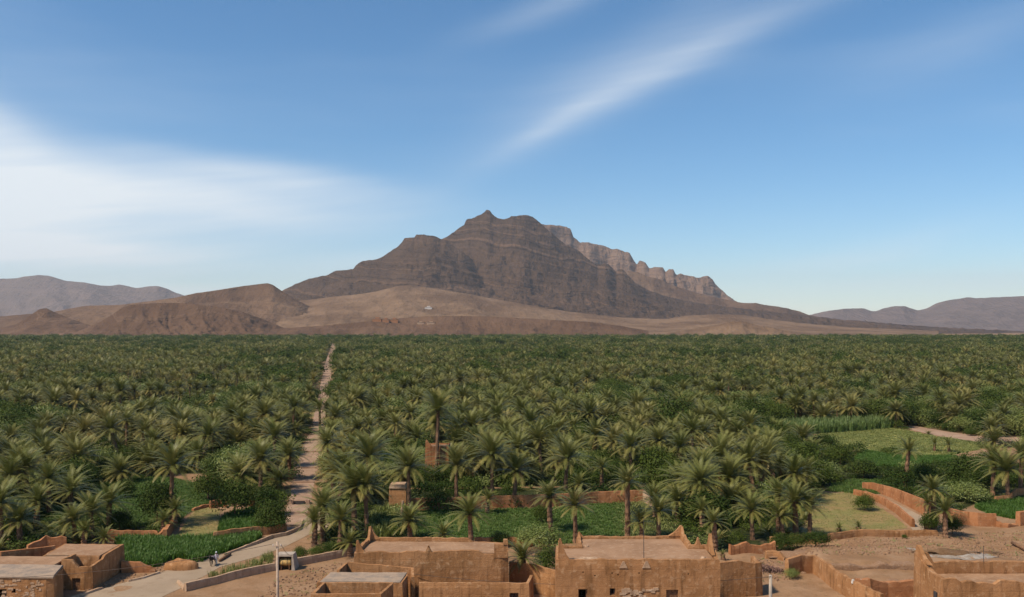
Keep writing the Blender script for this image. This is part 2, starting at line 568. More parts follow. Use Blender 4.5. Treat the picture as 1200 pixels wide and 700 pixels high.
P_CROP_M = gpoly([(484, 630), (484, 599), (560, 598), (640, 596), (720, 590), (731, 592), (728, 634), (600, 640), (590, 634)])
P_CROP_M2 = gpoly([(718, 591), (752, 587), (765, 596), (800, 617), (820, 640), (728, 640)])
P_UNDER_L = gpoly([(40, 600), (92, 588), (96, 560), (140, 552), (180, 556), (246, 570), (244, 590), (222, 600), (205, 614), (150, 618), (60, 622)])
P_STUBBLE = gpoly([(936, 628), (950, 605), (958, 578), (1003, 577), (1022, 590), (1046, 604), (1064, 619), (1040, 622), (990, 625)])
P_ALLEY = gpoly([(1018, 579), (1040, 585), (1070, 600), (1086, 608), (1100, 622), (1070, 622), (1064, 612), (1044, 597)])
P_FIELD_R = gpoly([(905, 525), (940, 514), (975, 505), (1046, 501), (1100, 512), (1152, 519), (1148, 527), (1113, 534), (1060, 535), (1015, 528), (960, 527)])
P_FIELD_R2 = gpoly([(1000, 546), (1005, 532), (1015, 529), (1060, 536), (1120, 535), (1124, 540), (1060, 548)])
P_FIELD_R3 = gpoly([(968, 576), (985, 562), (1040, 562), (1060, 575), (1020, 580)])
P_CROP_R = gpoly([(1141, 594), (1152, 588), (1169, 585), (1215, 582), (1215, 600), (1196, 600), (1195, 610), (1180, 607), (1158, 603)])
P_BANK_R = gpoly([(1052, 500), (1070, 499), (1110, 506), (1160, 513), (1215, 509), (1215, 521), (1160, 522), (1120, 516)])
P_REED1 = gpoly([(902, 508), (905, 502), (960, 499), (1040, 497), (1046, 502), (1000, 506), (950, 509)])
P_REED2 = gpoly([(1045, 496), (1050, 488), (1068, 482), (1080, 488), (1082, 496)])
P_CLEAR = gpoly([(336, 486), (345, 478), (370, 476), (372, 486), (360, 492)])
# trees only root beyond this line
FRONT = [(-80, 634), (0, 630), (30, 612), (60, 604), (95, 590), (130, 572), (170, 560), (200, 556), (250, 556), (258, 575), (300, 582), (335, 585), (360, 595), (378, 606), (410, 590), (455, 580), (475, 572), (755, 569), (772, 586), (806, 612),
         (880, 620), (935, 614), (955, 570), (985, 557), (1010, 553), (1060, 552), (1120, 556), (1150, 577), (1200, 566), (1290, 560)]
P_GREEN = [gpoly([(-60, 660), (0, 648), (30, 648), (60, 642), (120, 634), (190, 628), (206, 614), (226, 600), (240, 590), (300, 591), (332, 600), (338, 580), (300, 560), (0, 600), (-60, 620)]),
           gpoly([(756, 571), (764, 594), (800, 616), (822, 644), (850, 648), (905, 640), (938, 627), (948, 603), (960, 568), (930, 600), (880, 615), (800, 605)]),
           gpoly([(361, 597), (384, 606), (388, 616), (366, 630), (392, 650), (416, 650), (430, 634), (484, 634), (484, 601), (478, 575)]),
           gpoly([(470, 574), (480, 600), (753, 590), (760, 570)]),
           gpoly([(955, 575), (960, 530), (1010, 530), (1125, 537), (1215, 545), (1215, 580), (1160, 584), (1120, 602), (1092, 603), (1050, 580), (1012, 571), (1000, 575)])]
P_OPEN = gpoly([(955, 600), (955, 530), (1010, 527), (1125, 534), (1150, 527), (1215, 522), (1215, 575), (1100, 600)])
NO_TREES = [gpoly([(764, 485), (787, 485), (787, 526), (768, 526)]), gpoly([(830, 487), (853, 487), (850, 526), (832, 526)]), P_OPEN, P_PLOT, P_CROP_L, P_STUBBLE, P_ALLEY, P_FIELD_R, P_FIELD_R2, P_CROP_R, P_BANK_R, P_REED1, P_REED2, P_CLEAR]


def in_grove(x, y):
    px = CX + F * x / y
    py = HY + F * EYE / y
    ok = (y > 60) & (py < np.interp(px, [p[0] for p in FRONT], [p[1] for p in FRONT]))
    for P in NO_TREES:
        ok &= ~inpoly(x, y, P)
    return ok & (segdist(x, y, TRACK) > 4.1 + y * 0.0016)


def axis(dense0, dense1, step, far0, far1, q=1.16):
    a = list(np.arange(dense0, dense1 + step, step))
    s = step
    while a[-1] < far1:
        s *= q; a.append(min(a[-1] + s, far1))
    s = step; b = [dense0]
    while b[-1] > far0:
        s *= q; b.append(max(b[-1] - s, far0))
    return np.array(b[:0:-1] + a)


xs, ys = axis(-78, 84, 0.75, -15000, 15000), axis(84, 176, 0.75, -1500, 16000)
gx, gy = np.meshgrid(xs, ys)
V = np.stack([gx, gy, H(gx, gy)], -1).reshape(-1, 3)


def mat_ground():
    m, t = new_mat('valley floor')
    p = pos(t)
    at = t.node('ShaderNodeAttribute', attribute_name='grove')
    a = t.noise(p, 0.22, 6, 0.6); b = t.noise(p, 1.4, 6, 0.65); d = t.noise(p, 5.5, 4, 0.7)
    soil = t.mix(t.ramp(a, 0.35, 0.65), (0.25, 0.140, 0.072), (0.32, 0.195, 0.112))
    soil = t.mix(t.m('MULTIPLY', t.ramp(b, 0.5, 0.7), 0.7), soil, (0.20, 0.125, 0.065))
    soil = t.mix(t.m('MULTIPLY', t.ramp(d, 0.60, 0.74), 0.7), soil, (0.40, 0.29, 0.20))
    soil = t.mix(t.m('MULTIPLY', t.ramp(d, 0.42, 0.30), 0.6), soil, (0.20, 0.12, 0.07))
    gr = t.mix(t.ramp(b, 0.35, 0.65), (0.018, 0.030, 0.008), (0.050, 0.050, 0.018))  # green cover, darkened further to paint the shade between the trees
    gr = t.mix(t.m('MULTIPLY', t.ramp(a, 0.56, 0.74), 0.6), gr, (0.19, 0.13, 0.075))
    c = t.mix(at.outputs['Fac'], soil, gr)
    finish(t, principled(t, c, 0.95, bump(t, t.m('ADD', b, t.m('MULTIPLY', d, 0.6)), 0.12), 0.1).outputs[0])
    return m


me = np_mesh('ground', V, grid_faces(len(xs), len(ys)), mat_ground(), True)
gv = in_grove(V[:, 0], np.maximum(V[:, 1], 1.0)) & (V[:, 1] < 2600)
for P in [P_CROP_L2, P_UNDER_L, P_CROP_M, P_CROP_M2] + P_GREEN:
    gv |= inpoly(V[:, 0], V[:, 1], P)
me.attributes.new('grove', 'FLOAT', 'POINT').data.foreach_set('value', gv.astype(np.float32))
tag(link('ground', me), kind='structure')


def sheet(name, P, mat, lift=0.02, step=1.0, kind='structure'):
    """a sheet draped on the ground inside polygon P"""
    P = list(P)
    B = []
    for (x0, y0), (x1, y1) in zip(P, P[1:] + P[:1]):
        n = max(1, int(math.hypot(x1 - x0, y1 - y0) / step))
        for k in range(n):
            q = k / n
            x, y = x0 + (x1 - x0) * q, y0 + (y1 - y0) * q
            w = 0.22 * mnoise.noise(Vector((x * 0.7, y * 0.7, 3.1)))
            B.append((x + w, y + w))
    import bmesh
    bm = bmesh.new()
    bm.faces.new([bm.verts.new((x, y, 0)) for x, y in B])
    bmesh.ops.triangulate(bm, faces=bm.faces[:])
    if step < 3:
        x0, x1 = min(p[0] for p in B), max(p[0] for p in B)
        y0, y1 = min(p[1] for p in B), max(p[1] for p in B)
        st = step * 1.5
        for k in range(int((x1 - x0) / st)):
            bmesh.ops.bisect_plane(bm, geom=bm.verts[:] + bm.edges[:] + bm.faces[:], plane_co=(x0 + st * (k + .5), 0, 0), plane_no=(1, 0, 0))
        for k in range(int((y1 - y0) / st)):
            bmesh.ops.bisect_plane(bm, geom=bm.verts[:] + bm.edges[:] + bm.faces[:], plane_co=(0, y0 + st * (k + .5), 0), plane_no=(0, 1, 0))
    for v in bm.verts:
        v.co.z = h(v.co.x, v.co.y) + lift
    for f in bm.faces:
        if f.normal.z < 0:
            f.normal_flip()
        f.smooth = True
    me = bpy.data.meshes.new(name)
    bm.to_mesh(me); bm.free()
    me.materials.append(mat)
    return tag(link(name, me), kind=kind)


sheet('road', ROAD, M['road'], 0.03, 2.0)
wl, wr = [], []
for i, p in enumerate(TRACK):
    a = Vector(TRACK[max(i - 1, 0)]); b = Vector(TRACK[min(i + 1, len(TRACK) - 1)])
    d = (b - a).normalized()
    n = Vector((-d.y, d.x))
    w = 1.5 + 0.55 * min(1, max(0, (p[1] - 140) / 40)) + p[1] * 0.001
    wl.append(tuple(Vector(p) + n * w)); wr.append(tuple(Vector(p) - n * w))
sheet('track', wl + wr[::-1], M['track'], 0.024, 8.0)
sheet('crop_field', P_CROP_L, M['crop_soil'], 0.012, 3.0)
sheet('fallow_plot', P_PLOT, M['straw_field'], 0.012, 3.0)
sheet('crop_field', P_CROP_L2, M['crop_soil'], 0.012, 3.0)
sheet('crop_field', P_CROP_M, M['crop_soil'], 0.012, 3.0)
sheet('crop_field', P_UNDER_L, M['crop_soil'], 0.008, 3.0)
sheet('stubble_field', P_STUBBLE, M['straw_field'], 0.03, 1.5)
sheet('alley', P_ALLEY, M['road'], 0.02, 3.0)
sheet('meadow', P_FIELD_R, M['meadow'], 0.012, 4.0)
sheet('crop_field', P_FIELD_R2, M['crop_soil'], 0.012, 4.0)
sheet('crop_field', P_CROP_R, M['crop_soil'], 0.012, 3.0)
sheet('earth_bank', P_BANK_R, M['track'], 0.012, 4.0)
sheet('pale_clearing', P_CLEAR, M['straw_field'], 0.012, 4.0)
sheet('ash_patch', gpoly([(1060, 649), (1068, 649), (1080, 656), (1098, 660), (1120, 662), (1142, 659), (1150, 655), (1160, 657), (1171, 662), (1150, 667), (1118, 668), (1090, 665), (1072, 657)]), M['ash'], 0.045, 0.8)

# ------------------------------------------------------------------ mountains and hills
def ridge(name, pts, Yf, Yr, mat, zf=-6.0, nu=300, nt=90, pw=1.25, gully=0.14, gsc=26.0, period=0.0, terr=0.55, back=0.3, depthvar=0.05, jit=0.5, seed=0.0):
    """a mountain side: rises from its foot at depth Yf to the ridge at depth Yr whose outline passes the given points"""
    px = np.linspace(pts[0][0], pts[-1][0], nu)
    py = np.interp(px, [p[0] for p in pts], [p[1] for p in pts])
    py = py + jit * fbm(px / 5.0 + seed, px * 0 + seed, 3)
    yr = Yr * (1 + depthvar * fbm(px / 70.0 + seed, px * 0 + 2.2 + seed, 3))
    zr = EYE + (HY - py) / F * yr
    nb = 10
    T = np.concatenate([np.linspace(0, 1, nt), 1 + back * np.linspace(0, 1, nb + 1)[1:]])
    t, u = np.meshgrid(T, np.arange(nu), indexing='ij')
    pu = px[u]
    tt = np.clip(t, 0, 1)
    Y = Yf + (yr[u] - Yf) * t
    zs = np.pad(zr, 90, mode='edge')
    kx = np.arange(-90, 91)
    sg = max(3.0, 16.0 / ((px[-1] - px[0]) / nu))
    kk = np.exp(-0.5 * (kx / sg) ** 2); kk /= kk.sum()
    zs = np.convolve(zs, kk, 'valid')                          # the broad shape, without the notches of the crest
    zs = np.minimum(zs, zr + 0.25 * (zr - zf).clip(0))
    f3 = tt ** 2.5
    rise = zs[u] * (1 - f3) + zr[u] * f3 - zf
    prof = tt ** pw
    X0 = (pu - CX) / F * (Yf + (Yr - Yf) * 0.5)
    wx = X0 + 120 * fbm(X0 / 420 + seed, Y / 420, 3)
    wl_ = gsc / F * Yr * 2.4                                   # width of the main spurs in metres
    gl = ridged(wx / wl_ + seed + 0.55 * tt * fbm(X0 / 900 + seed, Y * 0 + 1.1, 2), Y / (wl_ * 3.2) + seed, 3)
    gl2 = ridged(wx / (wl_ * 0.33) + seed, Y / (wl_ * 0.7) + seed, 4)
    env = np.sin(np.pi * np.clip(tt, 0, 1)) ** 0.7
    z = zf + rise * (prof - gully * env * np.clip(0.8 - gl, 0, 2) - gully * 0.42 * env * np.clip(0.8 - gl2, 0, 2))
    z = z + rise * 0.05 * env * fbm(X0 / (wl_ * .12), Y / (wl_ * .12) + seed, 4)
    if period:
        ph = (z + 0.17 * (pu - CX) / F * Y + 45 * fbm(pu / 90.0 + seed, tt * 1.5, 2)) / period
        ph = ph + 0.45 * np.sin(ph * 0.83) + 0.3 * np.sin(ph * 2.1)
        fr = ph - np.floor(ph)
        w = terr * sm(tt, 0.30, 0.55) * sm(tt, 1.0, 0.93)
        z = z + w * period * (sm(fr, 0.55, 0.95) - fr)
    z = np.where(t > 1, zr[u] - (zr[u] + 20) * sm(t, 1.0, 1.0 + back) ** 0.8, z)
    V = np.stack([(pu - CX) / F * Y, Y, z], -1).reshape(-1, 3)
    me = np_mesh(name, V, grid_faces(nu, len(T)), mat, True)
    return tag(link(name, me), kind='structure')


ridge('far_mountain', [(-520, 386), (-220, 352), (-120, 334), (-40, 330), (0, 327), (20, 326), (30, 324), (45, 322.5), (58, 323.5), (66, 326), (76, 329), (100, 331.5), (115, 334), (128, 335.5), (140, 333.5), (150, 335.5), (160, 338),
                       (172, 336), (185, 335), (195, 338), (205, 343), (222, 349), (240, 356), (270, 366)], 8500, 11500, M['G'], nu=200, nt=50, gully=0.2, gsc=34, seed=1.3, jit=0.7)
ridge('far_mountain', [(900, 377), (930, 371), (950, 369), (970, 364.5), (985, 362.5), (1000, 361.5), (1012, 361.5), (1019, 364), (1025, 365.5), (1035, 361.5), (1050, 358.5), (1062, 359.5), (1075, 364), (1086, 361.5), (1098, 355.5),
                       (1110, 352), (1124, 350), (1134, 348.5), (1142, 349.5), (1160, 348.8), (1200, 347), (1300, 345), (1420, 355), (1500, 368), (1720, 386)], 8000, 10500, M['G'], nu=240, nt=50, gully=0.2, gsc=40, seed=4.1, jit=0.6)
ridge('cliff_mountain', [(560, 300), (600, 262), (632, 262), (640, 263), (655, 264.5), (664, 266), (669, 269), (672, 277), (680, 285), (690, 284), (700, 286.5), (715, 291), (730, 294), (738, 297), (742, 304), (746, 310), (749, 306), (756, 308),
                         (761, 314), (767, 313), (777, 314), (780, 319), (784, 316), (789, 315.5), (792, 322), (799, 321), (808, 324), (820, 325), (829, 323), (834, 326), (838, 333), (843, 338), (848, 341.5), (854, 347), (862, 353), (875, 358), (900, 366), (920, 372)],
      5600, 7600, M['B'], nu=300, nt=110, gully=0.24, gsc=20, pw=1.5, period=120, terr=0.7, seed=2.6, jit=2.0)
ridge('mountain_spur', [(700, 330), (722, 322), (735, 318), (748, 319), (758, 324), (768, 326), (778, 329), (790, 335), (802, 339), (820, 344), (840, 349), (858, 353), (873, 355.5), (885, 355), (896, 357.5), (902, 358), (920, 361), (937, 365), (947, 369), (980, 375), (1040, 381)],
      5300, 6500, M['D'], nu=220, nt=60, gully=0.12, gsc=20, seed=6.4)
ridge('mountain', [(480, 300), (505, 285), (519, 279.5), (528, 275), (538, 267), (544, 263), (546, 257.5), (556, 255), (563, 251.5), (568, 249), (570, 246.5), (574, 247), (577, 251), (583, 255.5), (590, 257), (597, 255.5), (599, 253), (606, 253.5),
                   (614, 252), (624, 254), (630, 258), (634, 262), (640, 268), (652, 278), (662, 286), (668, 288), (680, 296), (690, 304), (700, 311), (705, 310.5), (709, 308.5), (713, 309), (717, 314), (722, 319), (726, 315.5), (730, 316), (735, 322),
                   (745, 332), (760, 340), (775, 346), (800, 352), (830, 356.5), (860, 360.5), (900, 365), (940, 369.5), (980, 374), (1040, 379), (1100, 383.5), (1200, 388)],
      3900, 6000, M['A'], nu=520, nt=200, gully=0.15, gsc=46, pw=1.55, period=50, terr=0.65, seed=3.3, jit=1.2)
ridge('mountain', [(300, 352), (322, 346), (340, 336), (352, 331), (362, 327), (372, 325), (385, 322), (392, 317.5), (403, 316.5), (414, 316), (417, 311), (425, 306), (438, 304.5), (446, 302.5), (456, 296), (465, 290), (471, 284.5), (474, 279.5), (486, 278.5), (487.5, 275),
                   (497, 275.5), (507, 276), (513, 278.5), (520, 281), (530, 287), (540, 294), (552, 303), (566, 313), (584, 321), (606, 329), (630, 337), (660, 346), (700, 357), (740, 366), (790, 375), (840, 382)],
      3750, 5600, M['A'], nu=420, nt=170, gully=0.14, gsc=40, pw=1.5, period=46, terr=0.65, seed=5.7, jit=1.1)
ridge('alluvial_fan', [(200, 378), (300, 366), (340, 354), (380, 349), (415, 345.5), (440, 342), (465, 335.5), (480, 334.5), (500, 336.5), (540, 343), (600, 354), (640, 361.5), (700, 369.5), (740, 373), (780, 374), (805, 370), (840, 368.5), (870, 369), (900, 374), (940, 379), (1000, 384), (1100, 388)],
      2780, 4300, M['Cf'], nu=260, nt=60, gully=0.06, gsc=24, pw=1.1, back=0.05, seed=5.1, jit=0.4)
ridge('foothill', [(-420, 386), (-160, 372), (-60, 373), (0, 371), (60, 366), (100, 358.5), (140, 357.5), (180, 352.5), (205, 349), (230, 343.5), (250, 341), (280, 336), (300, 333.5), (313, 332), (320, 334), (330, 341), (345, 350), (360, 358), (375, 364), (400, 369), (430, 376), (460, 383)],
      2950, 3900, M['D'], nu=260, nt=70, gully=0.20, gsc=26, pw=1.2, seed=7.7, jit=0.4)
ridge('foothill', [(-220, 391), (-120, 384), (-40, 379), (0, 384), (20, 380), (38, 368), (46, 362.5), (54, 361), (62, 365), (78, 372), (95, 378), (120, 386)], 2760, 3250, M['E'], nu=120, nt=40, gully=0.14, gsc=18, seed=8.2, jit=0.3)
ridge('foothill', [(85, 391), (105, 383), (118, 377), (132, 368.5), (142, 361.5), (152, 357.5), (175, 356), (200, 355), (220, 355.5), (240, 358), (262, 361), (285, 366), (305, 373), (325, 381), (345, 390)], 2760, 3050, M['E'], nu=160, nt=50, gully=0.25, gsc=14, pw=0.9, seed=9.5, jit=0.3)
ridge('foothill', [(280, 391), (310, 386), (345, 384), (380, 381.5), (410, 379), (440, 375.5), (470, 373), (500, 371), (540, 370.5), (570, 371), (610, 373), (650, 375), (690, 377.5), (720, 381), (760, 388)], 2740, 3080, M['E'], nu=180, nt=40, gully=0.2, gsc=16, pw=1.0, seed=11.2, jit=0.5)
ridge('foothill', [(780, 391), (820, 384), (845, 380), (856, 377), (868, 376.5), (880, 379), (886, 381), (905, 384), (930, 390)], 2760, 3000, M['Cf'], nu=100, nt=30, gully=0.2, gsc=12, pw=0.9, seed=12.9, jit=0.4)

# the air of the valley
hz = MB().box(-15500, 15500, -1800, 16500, -120, 1000).build('haze', None)
hz.data.materials.clear()
hm, ht = new_mat('haze air')
pv = ht.node('ShaderNodeVolumePrincipled', i_Density=HAZE if 'HAZE' in globals() else 3.4e-5, i_Anisotropy=0.2)
pv.inputs['Color'].default_value = (0.86, 0.90, 0.96, 1)
ho = ht.node('ShaderNodeOutputMaterial')
ht.l.new(pv.outputs[0], ho.inputs['Volume'])
hz.data.materials.append(hm)
tag(hz, kind='stuff')

# ------------------------------------------------------------------ rammed-earth walls
def wall_into(mb, pts, ztop, z0=None, th=0.45, holes=(), step=0.7, rag=0.05, closed=False, seed=0.0, batter=0.04):
    """a wall along the polyline pts. ztop(s, x, y) is the level of its top, holes are (s0, s1, bottom, top)"""
    pts = [Vector(p[:2]) for p in pts]
    if closed:
        pts = pts + [pts[0]]
    cum = [0.0]
    for a, b in zip(pts, pts[1:]):
        cum.append(cum[-1] + (b - a).length)
    st = set(round(c, 4) for c in cum)
    for a, b in zip(cum, cum[1:]):
        n = max(1, round((b - a) / step))
        st |= {round(a + (b - a) * k / n, 4) for k in range(n + 1)}
    hs = set()
    for q in holes:
        hs |= {round(q[0], 4), round(q[1], 4)}
    st = sorted({s for s in st if all(abs(s - q) > 0.12 for q in hs) or s in (0.0, round(cum[-1], 4))} | hs)

    def at(s):
        for i in range(len(pts) - 1):
            if s <= cum[i + 1] + 1e-6:
                break
        d = (pts[i + 1] - pts[i]).normalized()
        n = Vector((d.y, -d.x)); m = 1.0
        j = None
        if abs(s - cum[i + 1]) < 1e-3 and (i + 2 < len(pts) or closed):
            j = (i + 1) % (len(pts) - 1)
        elif s < 1e-3 and closed:
            j = len(pts) - 2
        if j is not None:
            d2 = (pts[j + 1] - pts[j]).normalized()
            n2 = Vector((d2.y, -d2.x))
            nn = (n + n2)
            if nn.length > 0.2:
                nn.normalize(); m = 1 / max(0.35, nn.dot(n)); n = nn
        return pts[i] + (pts[i + 1] - pts[i]) * ((s - cum[i]) / max(1e-6, cum[i + 1] - cum[i])), n * m

    rows = sorted({round(z, 3) for q in holes for z in q[2:4]})
    ns = len(st)
    cols = []
    for s in st:
        p, n = at(s)
        zb = (h(p.x, p.y) - 0.5) if z0 is None else z0
        zt = ztop(s, p.x, p.y) if callable(ztop) else ztop
        zt += rag * (mnoise.noise(Vector((p.x * 1.3 + seed, p.y * 1.3, 1.7))) + 0.6 * mnoise.noise(Vector((p.x * 4.1, p.y * 4.1 + seed, 5.0))))
        if rows:
            lv = [zb] + rows
            zs = []
            for a, b in zip(lv, lv[1:]):
                k = max(1, round((b - a) / 1.0)) if a == zb else 1
                zs += [a + (b - a) * i / k for i in range(k)]
            zs += [rows[-1] + (max(zt, rows[-1] + 0.15) - rows[-1]) * k / 2 for k in range(3)]
        else:
            zs = [zb + (zt - zb) * k / 4 for k in range(5)]
        cols.append((p, n, zs))
    nz = len(cols[0][2])
    base = len(mb.v)
    vs, fs = [], []
    for side in (1, -1):
        for p, n, zs in cols:
            for k, z in enumerate(zs):
                f = (z - zs[0]) / max(0.1, zs[-1] - zs[0])
                o = th / 2 + batter * (1 - f) + 0.045 * mnoise.noise(Vector((p.x * 0.9, p.y * 0.9, z * 0.9 + side * 7 + seed)))
                if k == nz - 1:
                    o -= 0.06
                q = p + n * (o * side)
                vs.append((q.x, q.y, z))
    A = lambda i, k: i * nz + k
    B = lambda i, k: ns * nz + i * nz + k

    def solid(i, k):
        if not (0 <= i < ns - 1 and 0 <= k < nz - 1):
            return False
        s = (st[i] + st[i + 1]) / 2
        z = (cols[i][2][k] + cols[i][2][k + 1]) / 2
        return not any(q[0] < s < q[1] and q[2] < z < q[3] for q in holes)

    for i in range(ns - 1):
        for k in range(nz - 1):
            if solid(i, k):
                fs += [(A(i, k), A(i + 1, k), A(i + 1, k + 1), A(i, k + 1)), (B(i + 1, k), B(i, k), B(i, k + 1), B(i + 1, k + 1))]
            else:
                if solid(i - 1, k):
                    fs.append((A(i, k), B(i, k), B(i, k + 1), A(i, k + 1)))
                if solid(i + 1, k):
                    fs.append((B(i + 1, k), A(i + 1, k), A(i + 1, k + 1), B(i + 1, k + 1)))
                if solid(i, k - 1):
                    fs.append((A(i, k), A(i + 1, k), B(i + 1, k), B(i, k)))
                if solid(i, k + 1):
                    fs.append((A(i, k + 1), B(i, k + 1), B(i + 1, k + 1), A(i + 1, k + 1)))
        fs.append((A(i, nz - 1), A(i + 1, nz - 1), B(i + 1, nz - 1), B(i, nz - 1)))
    if not closed:
        for k in range(nz - 1):
            fs += [(B(0, k), A(0, k), A(0, k + 1), B(0, k + 1)), (A(ns - 1, k), B(ns - 1, k), B(ns - 1, k + 1), A(ns - 1, k + 1))]
    mb.add(vs, fs)
    return cum


def wall(label, pts, height, mat='mud_red', th=0.4, name='mud_wall', group=None, rag=0.08, seed=0.0, cat='wall', holes=()):
    """free-standing wall on the ground; height may be one number or one per point"""
    P = [Vector(p[:2]) for p in pts]
    cum = [0.0]
    for a, b in zip(P, P[1:]):
        cum.append(cum[-1] + (b - a).length)
    hh = height if hasattr(height, '__len__') else [height] * len(P)
    mb = MB()
    wall_into(mb, pts, lambda s, x, y: h(x, y) + float(np.interp(s, cum, hh)), None, th, holes, rag=rag, seed=seed)
    o = mb.build(name, M[mat], origin=(P[0].x, P[0].y, h(P[0].x, P[0].y)))
    return tag(o, label, cat, group)


def fin(mb, p, d, hgt, wid, th=0.3, z=0.0, back=0.12):
    """a horn-shaped corner merlon: a thin fin that rises to a point over p and slopes down along d"""
    d = Vector(d[:2]).normalized(); n = Vector((-d.y, d.x)) * th / 2
    prof = [(-back, 0), (wid, 0), (wid * 0.62, hgt * 0.22), (wid * 0.36, hgt * 0.55), (wid * 0.2, hgt * 0.84), (0.10 * wid, hgt), (-back * 0.3, hgt * 0.97), (-back, hgt * 0.7)]
    V = []
    for sgn in (1, -1):
        for i, (a, b) in enumerate(prof):
            k = 1.0 if i < 2 else 0.72
            q = Vector(p[:2]) + d * a + n * sgn * k
            V.append((q.x, q.y, z - 0.12 + b + (0.12 if i >= 2 else 0)))
    m = len(prof)
    mb.add(V, [tuple(range(m)), tuple(range(2 * m - 1, m - 1, -1))] + [(i, i + m, (i + 1) % m + m, (i + 1) % m) for i in range(m)])


def slab(mb, P, z, th=0.25, n=0.05, step=1.0):
    """flat mud roof: slightly uneven top"""
    xs_ = np.arange(min(p[0] for p in P), max(p[0] for p in P) + step, step)
    B = []
    for (x0, y0), (x1, y1) in zip(P, list(P[1:]) + [P[0]]):
        k = max(1, int(math.hypot(x1 - x0, y1 - y0) / step))
        B += [(x0 + (x1 - x0) * i / k, y0 + (y1 - y0) * i / k) for i in range(k)]
    cx, cy = sum(p[0] for p in B) / len(B), sum(p[1] for p in B) / len(B)
    nb = len(B)
    V, Fc = [], []
    for r in (1.0, 0.72, 0.42, 0.15):
        for x, y in B:
            X, Y = cx + (x - cx) * r, cy + (y - cy) * r
            V.append((X, Y, z + n * mnoise.noise(Vector((X * 0.8, Y * 0.8, z)))))
    for k in range(3):
        for i in range(nb):
            j = (i + 1) % nb
            Fc.append((k * nb + i, k * nb + j, (k + 1) * nb + j, (k + 1) * nb + i))
    Fc.append(tuple(range(3 * nb, 4 * nb)))
    V += [(x, y, z - th) for x, y in B]
    for i in range(nb):
        j = (i + 1) % nb
        Fc.append((4 * nb + i, 4 * nb + j, j, i))
    Fc.append(tuple(range(5 * nb - 1, 4 * nb - 1, -1)))
    mb.add(V, Fc)


def part(name, mat, parent, fill, smooth=False, label=None):
    mb = MB()
    fill(mb)
    o = mb.build(name, mat if not isinstance(mat, str) else M[mat], parent, smooth=smooth)
    if label:
        o['label'] = label
    return o


def window(parent, x0, x1, y, z0, z1, kind='shutter'):
    """timber frame set back in an opening of a wall that faces the camera; its leaf is a sub-part"""
    t = 0.09
    fr = part('window', 'wood', parent, lambda mb: (mb.box(x0 + .004, x0 + t, y - .05, y + .07, z0 + .004, z1 - .004), mb.box(x1 - t, x1 - .004, y - .05, y + .07, z0 + .004, z1 - .004),
                                                   mb.box(x0 + t, x1 - t, y - .05, y + .07, z1 - t, z1 - .004), mb.box(x0 + t, x1 - t, y - .05, y + .07, z0 + .004, z0 + t)))
    o = Vector(parent.location)
    def sub(name, mat, fill):
        mb = MB(); fill(mb)
        ob = link(name, mb.mesh(name, M[mat], o), fr)
        return ob
    xm = (x0 + x1) / 2
    if kind == 'shutter':
        sub('shutter', 'wood', lambda mb: mb.box(x0 + t + .01, xm - .01, y, y + .035, z0 + t + .01, z1 - t - .01))
        sub('shutter', 'wood', lambda mb: mb.box(xm + .01, x1 - t - .01, y + .004, y + .039, z0 + t + .01, z1 - t - .01))
    elif kind == 'open':
        sub('shutter', 'wood', lambda mb: mb.hexa([(x1 - t - .02, y - .02, z0 + t), (x1 - t, y - .02, z0 + t), (x1 - t + .0, y + .5, z0 + t), (x1 - t - .04, y + .5, z0 + t)],
                                                 [(x1 - t - .02, y - .02, z1 - t), (x1 - t, y - .02, z1 - t), (x1 - t + .0, y + .5, z1 - t), (x1 - t - .04, y + .5, z1 - t)]))
    else:
        for k in (1, 2):
            X = x0 + (x1 - x0) * k / 3
            sub('bar', 'dark', lambda mb: mb.tube([(X, y, z0 + t), (X, y, z1 - t)], 0.02, 6))
    return fr


def rim(pts, top, n):
    return top


# ------------------------------------------------------------------ the big flat-roofed house in the middle of the foreground
YF = 88.6
E = empty('mud_house', (12.5, 93.0, 0), 'tallest foreground mud house, flat brown roof with horn-shaped corners', 'house')
P3 = [(4.62, YF), (20.5, YF), (20.75, 93.6), (18.75, 93.6), (18.75, 98.0), (7.35, 98.0), (7.25, 93.8), (4.85, 93.8)]
ZR = 6.78


def top3(s, x, y):
    z = ZR + 0.16
    if y > 96:
        z += 0.10
    if x > 18 and y > 90:
        z += 0.34 + 0.1 * math.sin(y * 3)
    if x < 6 and y > 90:
        z += 0.12
    return z


o3 = 4.62
W3 = [(7.35 - o3 - .75, 7.35 - o3 + .15, 2.5, 4.05), (9.72 - o3, 10.28 - o3, 3.42, 4.12), (15.35 - o3, 16.55 - o3, 2.2, 3.98)]
HL = [(683, 670), (717, 671), (724, 673), (748.5, 671), (697, 674), (806, 672)]
H3 = W3 + [((px - 600) / F * YF - o3 - .07, (px - 600) / F * YF - o3 + .07, gz(0, py, YF) - .07, gz(0, py, YF) + .07) for px, py in HL]
W3 = [(a, b, c, d) for a, b, c, d in W3]
part('wall', 'mud', E, lambda mb: wall_into(mb, P3, top3, -0.6, 0.5, H3, rag=0.11, closed=True, seed=3.3, step=0.6))
part('roof', 'roof', E, lambda mb: slab(mb, [(4.9, YF + .26), (20.2, YF + .26), (20.4, 93.3), (18.5, 93.3), (18.5, 97.7), (7.6, 97.7), (7.5, 93.5), (5.1, 93.5)], ZR + 0.02))
